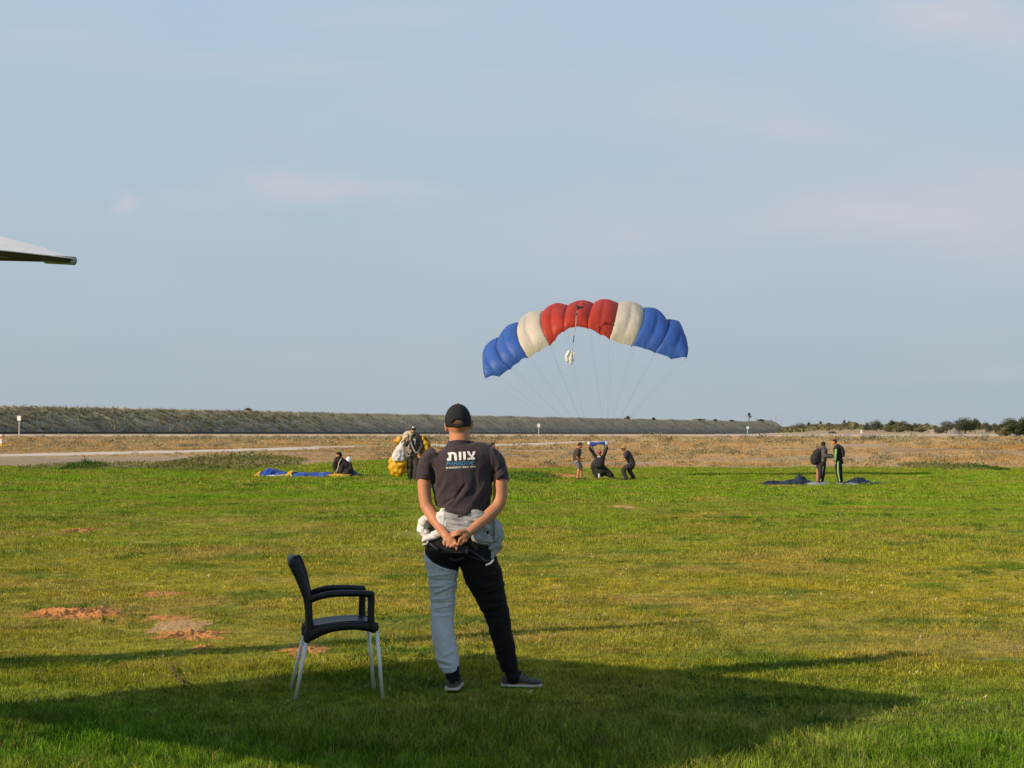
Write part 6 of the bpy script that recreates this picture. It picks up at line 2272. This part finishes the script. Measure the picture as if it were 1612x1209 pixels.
def tree(name, px, ybase, ytop, hwpx, D, mat, label, cat='tree', lobes=6, n=1500, group=None, z0=None, trunk=0.3, seed=0):
    rg = random.Random(int(px * 13) + seed)
    s = D / FPX
    w = P(px, ybase, D)
    g0 = gz(w.x, D) if z0 is None else z0
    base = Vector((w.x, D, g0))
    H = P(px, ytop, D).z - g0
    Wd = hwpx * s
    root = thing(name, label, cat, base, group)
    vs_, fs = [], []
    L = []
    for i in range(lobes):
        a = rg.uniform(-1, 1)
        L.append((Vector((a * Wd * 0.62, rg.uniform(-.5, .5) * Wd * .7, H * (trunk + (1 - trunk) * rg.uniform(0.22, 0.74) * (1 - 0.30 * abs(a)))), ), Wd * rg.uniform(.38, .58), H * rg.uniform(.20, .32) * (1 - trunk * .4)))
    L.append((Vector((0, 0, H * 0.72)), Wd * .5, H * .27))
    size = max(0.30, s * 1.5)
    for _ in range(n):
        c, rw, rh = rg.choice(L)
        d = Vector((rg.gauss(0, 1), rg.gauss(0, 1), rg.gauss(0, 1))).normalized()
        rr = rg.random() ** 0.35
        wob = 1 + 0.25 * noise.noise(Vector((d.x * 2 + px, d.y * 2, d.z * 2)))
        p = c + Vector((d.x * rw, d.y * rw, d.z * rh)) * rr * wob
        if p.z < 0.05:
            p.z = 0.05 + rg.random() * 0.3
        e1 = Vector((rg.gauss(0, 1), rg.gauss(0, 1), rg.gauss(0, 1))).normalized()
        e2 = e1.cross(d)
        if e2.length < .05:
            continue
        e2.normalize()
        q = size * rg.uniform(.5, 1.2)
        b = len(vs_)
        vs_ += [base + p - e1 * q * .5, base + p + e2 * q * .45, base + p + e1 * q * .5, base + p - e2 * q * .45]
        fs.append((b, b + 1, b + 2, b + 3))
    mesh_obj('crown', vs_, fs, mat, root, smooth=False)
    tb = MB()
    r0 = max(0.12, Wd * 0.05)
    tb.tube([(base, r0, r0), (base + Vector((0.05 * Wd, 0, H * .35)), r0 * .75, r0 * .75), (base + Vector((0, 0, H * .75)), r0 * .3, r0 * .3)], 8)
    for (c, rw, rh) in L[:4]:
        st = base + Vector((0.04 * Wd, 0, H * 0.3))
        tb.tube([(st, r0 * .5, r0 * .5), (base + c, r0 * .2, r0 * .2)], 6, sub=1)
    link_mesh('trunk', tb.mesh(), BARK, root)
    return root


TREES = [  # px, ybase, ytop, half width, D, mat, label
    (1490, 684, 662.5, 17, 640, LEAF3, 'left rounded lobe of the big dark tree group near the right, with ragged top', 1600, .05),
    (1519, 684, 656.0, 19, 645, LEAF, 'tallest rounded dark tree of the big group near the right', 2600, .1),
    (1535, 683, 657.5, 8, 660, LEAF, 'narrow tall tree at the right side of the big dark group', 900, .2),
    (1552, 680, 664, 9, 700, LEAF3, 'small round tree right of the big dark group', 800, .15),
    (1566, 679, 666, 7, 710, LEAF3, 'low greyish tree before the gap at the right edge clump', 600, .1),
    (1576, 679, 668, 6, 712, LEAF2, 'small olive bush just left of the right edge clump', 500, .0),
    (1590, 690, 658, 19, 430, LEAF, 'large dark tree with brown left side close to the right edge', 3000, .05),
    (1611, 690, 656, 14, 428, LEAF, 'dark tree cut off by the right edge of the picture', 2400, .05),
    (1582, 689, 672, 9, 426, LEAF2, 'olive shrub at the foot of the right edge tree', 900, .0),
    (1423, 675, 661.5, 9, 800, LEAF, 'round tree on the skyline right of the small white roof', 900, .1),
    (1441, 677, 666, 9, 800, LEAF3, 'low grey green tree left of the gap in the skyline', 700, .1),
    (1405, 676, 661, 7, 810, LEAF, 'dark spreading tree just left of the small white roof', 700, .2),
    (1380, 675, 660.5, 9, 815, LEAF3, 'domed grey green tree highest at the centre of the right skyline', 900, .1),
    (1397, 678, 668, 9, 790, LEAF2, 'olive scrub below the domed skyline tree', 700, .0),
    (1411, 679, 667, 9, 800, LEAF2, 'olive bush hiding the foot of the small white roofed building', 700, .0),
    (1366, 676, 664, 7, 820, LEAF3, 'small rounded tree left of the domed skyline tree', 500, .1),
    (1420, 679, 670, 14, 770, LEAF2, 'olive shrubs in front of the skyline right of centre', 900, .0),
    (1450, 680, 672, 14, 760, LEAF2, 'pale olive bush row below the skyline gap', 800, .0),
    (1258, 681, 668.5, 9, 1150, LEAF2, 'dark olive bush just beyond the end of the embankment', 900, .0),
    (1246, 680, 672, 8, 1180, LEAF2, 'pale olive bush against the end of the embankment', 700, .0),
    (1268, 682, 676, 7, 1120, LEAF3, 'low grey bush at the foot of the embankment end', 500, .0),
    (1311, 683, 679.3, 5.5, 700, LEAF3, 'lone low dark mound bush in the tan field left of the two standing men', 500, .0),
    (1274, 672, 664.5, 4, 1200, LEAF, 'tiny dark tree on the skyline beyond the embankment end', 300, .2),
    (1292, 672, 662.5, 2.4, 1200, LEAF, 'slim dark tree sticking up from the skyline above the hooded man', 300, .4),
    (1329, 672, 662.5, 2.2, 1150, LEAF, 'slim tree on the skyline above the striped jumper', 300, .4),
    (1336, 672, 663.5, 2.6, 1150, LEAF, 'tiny round tree on the skyline right of the striped jumper', 300, .4),
    (1305, 674, 665.5, 7, 1180, LEAF3, 'low tree clump on the skyline between the two standing men', 500, .0),
    (1346, 674, 665.0, 8, 1100, LEAF3, 'low tree clump on the skyline right of the striped jumper', 500, .1),
    (1320, 677, 667.5, 14, 1080, LEAF2, 'olive scrub on the skyline behind the striped jumper', 900, .0),
    (1345, 678, 668, 16, 1060, LEAF2, 'olive scrub row right of the striped jumper', 900, .0),
    (1285, 677, 667, 14, 1140, LEAF2, 'olive scrub row left of the hooded man on the skyline', 900, .0),
    (1370, 678, 669.5, 12, 1000, LEAF2, 'olive scrub below the round skyline trees', 700, .0),
    (1258, 672, 664.8, 14, 1300, LEAF3, 'flat grey tree line just right of the masts', 800, .0),
]
for i, (px, yb, yt, hw, D, m, lab, n, tr) in enumerate(TREES):
    tree('tree' if 'bush' not in lab and 'scrub' not in lab and 'shrub' not in lab else 'bush', px, yb, yt - 0.8, hw * (1.25 if hw > 5 else 1), D, m, lab, 'tree' if 'bush' not in lab and 'scrub' not in lab and 'shrub' not in lab else 'bush', lobes=9, n=int(n * 1.7), trunk=tr, seed=i, group='trees and bushes along the right skyline' if px > 1240 else None)
# far scrub belt closing the horizon on the right
patch_pts = []
vs_, fs = [], []
rg = random.Random(5)
for _ in range(9000):
    px = rg.uniform(1225, 1680)
    D = rg.uniform(880, 1500)
    x = (px - 806) / FPX * D
    h = max(0.5, (2.0 + 2.6 * noise.noise(Vector((px * 0.028, 0, 1))) + 0.8 * noise.noise(Vector((px * 0.16, 0, 4))))) * D / 1000
    c = Vector((x, D, gz(x, D) + rg.random() ** 0.7 * h))
    d = Vector((rg.gauss(0, 1), rg.gauss(0, 1), rg.gauss(0, 1))).normalized()
    e = d.cross(Vector((rg.gauss(0, 1), rg.gauss(0, 1), rg.gauss(0, 1)))).normalized()
    q = rg.uniform(.5, 1.2)
    b = len(vs_)
    vs_ += [c - d * q, c + e * q, c + d * q, c - e * q]
    fs.append((b, b + 1, b + 2, b + 3))
o = mesh_obj('scrub_belt', vs_, fs, LEAF2, smooth=False)
tag(o, 'hazy olive scrub along the horizon behind the trees', kind='stuff')


def crest(px):
    """point on the embankment crest seen at this column"""
    best = None
    for k in range(0, 900):
        p = EA + EDIR * k * 1.0 - ENRM * 16
        q = p.x / p.y * FPX + 806
        if best is None or abs(q - px) < best[0]:
            base = EA + EDIR * k
            best = (abs(q - px), p, gz(base.x, base.y) + 9.3)
    return best[1], best[2]


for (px, hh, hw, lab) in ((393, 4.5, 10, 'lone dark bush on top of the embankment at the left'), (987, 4, 5.5, 'pair of dark tufts on the embankment crest above the man in shorts'), (1028, 3, 3.2, 'small dark shrub on the embankment crest above the hat man'),
                          (1100, 2.2, 12, 'flat dark shrub strip on the embankment crest'), (1124, 2.0, 4, 'small dark shrub right of the flat strip on the crest'), (1150, 1.5, 5, 'low shrub on the crest left of the palm'), (1196, 3, 7, 'dark shrub on the crest right of the palm')):
    p, zc = crest(px)
    s = p.y / FPX
    yt = 675 - (zc - CAM_H) / s - hh
    tree('bush', px, 0, yt, hw, p.y, LEAF, lab, 'bush', lobes=6, n=420, z0=zc - 0.3, trunk=0.0, group='shrubs on the embankment crest')


def palm():
    p, zc = crest(1179)
    root = thing('palm_tree', 'single palm tree standing on the embankment crest near its right end', 'palm tree', (p.x, p.y, zc))
    s = p.y / FPX
    H = 13.5 * s
    b = MB()
    b.tube([(Vector((p.x, p.y, zc - .3)), .3, .3), (Vector((p.x + .1, p.y, zc + H * .65)), .24, .24)], 10)
    link_mesh('trunk', b.mesh(), BARK, root)
    c = Vector((p.x + .1, p.y, zc + H * .66))
    rg = random.Random(4)
    vs_, fs = [], []
    for k in range(80):
        a = rg.random() * 6.283
        el = rg.uniform(-0.7, 1.4)
        L = rg.uniform(1.9, 3.1)
        d = Vector((math.cos(a) * math.cos(el), math.sin(a) * math.cos(el), math.sin(el)))
        sd = d.cross(Vector((0, 0, 1)))
        sd = sd.normalized() * 0.34 if sd.length > .01 else Vector((.34, 0, 0))
        m = c + d * L * .5
        e = c + d * L + Vector((0, 0, -.5))
        b0 = len(vs_)
        vs_ += [c - sd * .3, c + sd * .3, m + sd, m - sd, e]
        fs += [(b0, b0 + 1, b0 + 2, b0 + 3), (b0 + 3, b0 + 2, b0 + 4)]
    mesh_obj('crown', vs_, fs, LEAF, root, smooth=False)


palm()


# ------------------------------------------------------------------ signs, posts, masts, roofs
def sign(px, ytop, ybot, D, label, hw=0.5, hh=0.55, z0=None):
    w = P(px, ybot, D)
    z = gz(w.x, D) if z0 is None else z0
    root = thing('sign', label, 'sign', (w.x, D, z), 'white signs in front of the embankment')
    zt = P(px, ytop, D).z
    post = plain('post_pale', (0.50, 0.48, 0.45), 0.7, scale=2)
    b = MB()
    b.box((w.x, D, (z + zt) / 2), 0.07, 0.07, (zt - z) / 2 - 0.02)
    link_mesh('post', b.mesh(), post, root, smooth=False)
    b = MB()
    b.box((w.x, D - 0.10, zt - hh), hw, 0.02, hh)
    link_mesh('board', b.mesh(), plain('sign_white', (0.78, 0.78, 0.76), 0.6, scale=2), root, smooth=False)


sign(30, 654.5, 681, 330, 'white square sign on a post at the far left before the embankment', 0.33, 0.42)
sign(848, 667, 687, 330, 'white square sign on a post right of the big man', 0.24, 0.30)
sign(1177, 671.5, 683, 480, 'small white sign on a post before the right end of the embankment', 0.30, 0.28)
mk = thing('marker_post', 'yellow and white marker post at the left edge of the picture', 'post', (P(1.5, 700, 170).x, 170, 0))
for (z0, z1, m) in ((0.0, 0.35, plain('marker_yellow', (.70, .50, .04), .6)), (0.35, 0.75, plain('sign_white', (.78, .78, .76), .6)), (0.75, 1.0, plain('marker_orange', (.65, .20, .06), .6)), (1.0, 1.15, plain('sign_white', (.78, .78, .76), .6))):
    b = MB()
    x = P(1.5, 700, 170).x
    b.box((x, 170, (z0 + z1) / 2), 0.10, 0.10, (z1 - z0) / 2 - 0.001)
    link_mesh('band', b.mesh(), m, mk, smooth=False)


def mast(px, ytop, ybot, D, label, r=0.14, lean=0):
    w = P(px, ybot, D)
    z = gz(w.x, D)
    zt = P(px, ytop, D).z
    root = thing('mast', label, 'mast', (w.x, D, z))
    b = MB()
    b.tube([(Vector((w.x, D, z)), r * 1.3, r * 1.3), (Vector((w.x + lean, D, zt)), r * .7, r * .7)], 8, rnd=False)
    link_mesh('pole', b.mesh(), plain('mast_grey', (0.22, 0.23, 0.24), 0.6, scale=1), root)
    b = MB()
    for f_ in (0.93, 0.86):
        b.box((w.x + lean * f_, D, z + (zt - z) * f_), 0.7, 0.06, 0.06)
    link_mesh('crossarm', b.mesh(), plain('mast_grey', (0.22, 0.23, 0.24), 0.6, scale=1), root, smooth=False)


mast(1221.5, 654, 680, 1500, 'thin dark mast rising behind the end of the embankment', 0.22)
mast(1231.5, 652, 680, 1500, 'thinner leaning mast right of the first one', 0.10, -1.0)
mast(137, 633.5, 640, 760, 'tiny pole on the far side of the embankment crest at the left', 0.12)


def hut(px, ytop, ybot, hw, D, label, mat, cat='building'):
    w = P(px, ybot, D)
    zt = P(px, ytop, D).z
    zb = min(gz(w.x, D), P(px, ybot, D).z)
    hx = hw * D / FPX
    root = thing('hut' if cat == 'building' else 'vehicle', label, cat, (w.x, D, zb))
    b = MB()
    b.box((w.x, D, (zb + zt - .4) / 2), hx, hx * .8, (zt - .4 - zb) / 2)
    link_mesh('wall', b.mesh(), mat, root, smooth=False)
    b = MB()
    b.add([Vector((w.x - hx * 1.1, D - hx, zt - .45)), Vector((w.x + hx * 1.1, D - hx, zt - .45)), Vector((w.x + hx * 1.1, D + hx, zt - .45)), Vector((w.x - hx * 1.1, D + hx, zt - .45)), Vector((w.x - hx * 1.1, D, zt)), Vector((w.x + hx * 1.1, D, zt))],
          [(0, 1, 5, 4), (2, 3, 4, 5), (0, 4, 3), (1, 2, 5), (0, 3, 2, 1)])
    link_mesh('roof', b.mesh(), mat, root, smooth=False)


HW = plain('hut_white', (0.74, 0.72, 0.68), 0.8, scale=1)
HP = plain('hut_pink', (0.50, 0.34, 0.32), 0.8, scale=1)
hut(1411, 663.8, 670, 2.6, 1480, 'small white roofed building among the skyline trees', HW)
hut(1356, 676.6, 678.5, 1.2, 700, 'tiny white hut in the tan field below the skyline trees', HW)
hut(1468, 676, 681.5, 2.2, 640, 'small pinkish hut left of the big dark tree group', HP)
hut(1546, 679.0, 681, 1.6, 650, 'tiny white roof right of the big dark tree group', HW)
hut(1293.5, 683.5, 687, 1.8, 480, 'small pale block above the hooded man in the dry field', plain('hut_pale', (0.5, 0.47, 0.43), .8, scale=1))


# grey pile before the big dark trees, a low dark line at the embankment foot, a twig on the lawn
def rock_pile():
    D = 600.0
    w = P(1502, 684, D)
    vs_, fs = [], []
    nr, na = 10, 40
    for i in range(nr + 1):
        for j in range(na):
            a = 2 * math.pi * j / na
            q = i / nr
            x, y = w.x + 2.6 * q * math.cos(a) * (1 + .1 * noise.noise(Vector((math.cos(a) * 2, math.sin(a) * 2, 0)))), D + 2.0 * q * math.sin(a)
            h = 1.75 * (1 - q ** 1.8) * (1 + .3 * noise.noise(Vector((x * .8, y * .8, 1))))
            vs_.append((x, y, gz(x, D) + h - .05))
    for i in range(nr):
        for j in range(na):
            a, b = i * na + j, i * na + (j + 1) % na
            fs.append((a, a + na, b + na, b))
    o = mesh_obj('soil_heap', vs_, fs, plain('grey_heap', (0.20, 0.185, 0.16), 0.95, scale=2, var=.25), origin=(w.x, D, gz(w.x, D)))
    tag(o, 'grey rounded earth heap in front of the big dark trees', 'soil heap')


rock_pile()

b = MB()
pts = []
for k in range(0, 60):
    p = EA + EDIR * (-320 + k * (ELEN + 330) / 59.0) + ENRM * 1.0
    pts.append((Vector((p.x, p.y, gz(p.x, p.y) + 0.30)), 0.42, 0.42))
b.tube(pts, 8, sub=1)  # thin dark tube drawn as the dark line along the slope foot
o = link_mesh('dark_line', b.mesh(), plain('line_dark', (0.035, 0.030, 0.028), 0.8, scale=1), origin=(EA.x, EA.y, 0))
tag(o, 'dark line running along the whole foot of the embankment', 'dark_line')

b = MB()
for pts in ([(268, 1055), (273, 1061), (277, 1068)], [(276, 1074), (283, 1078), (290, 1082)], [(290, 1082), (289, 1090)], [(277, 1068), (276, 1074)]):
    ww = []
    for (x, y) in pts:
        g = ground_point(x, y)
        ww.append((Vector((g.x, g.y, gz(g.x, g.y) + 0.035)), 0.006, 0.006))
    b.tube(ww, 6, sub=2)
g = ground_point(280, 1074)
o = link_mesh('twig', b.mesh(), plain('twig_brown', (0.05, 0.03, 0.02), 0.9), origin=(g.x, g.y, 0))
tag(o, 'dark crooked twig lying on the lawn left of the chair', 'twig')
print('objects', len(bpy.data.objects))
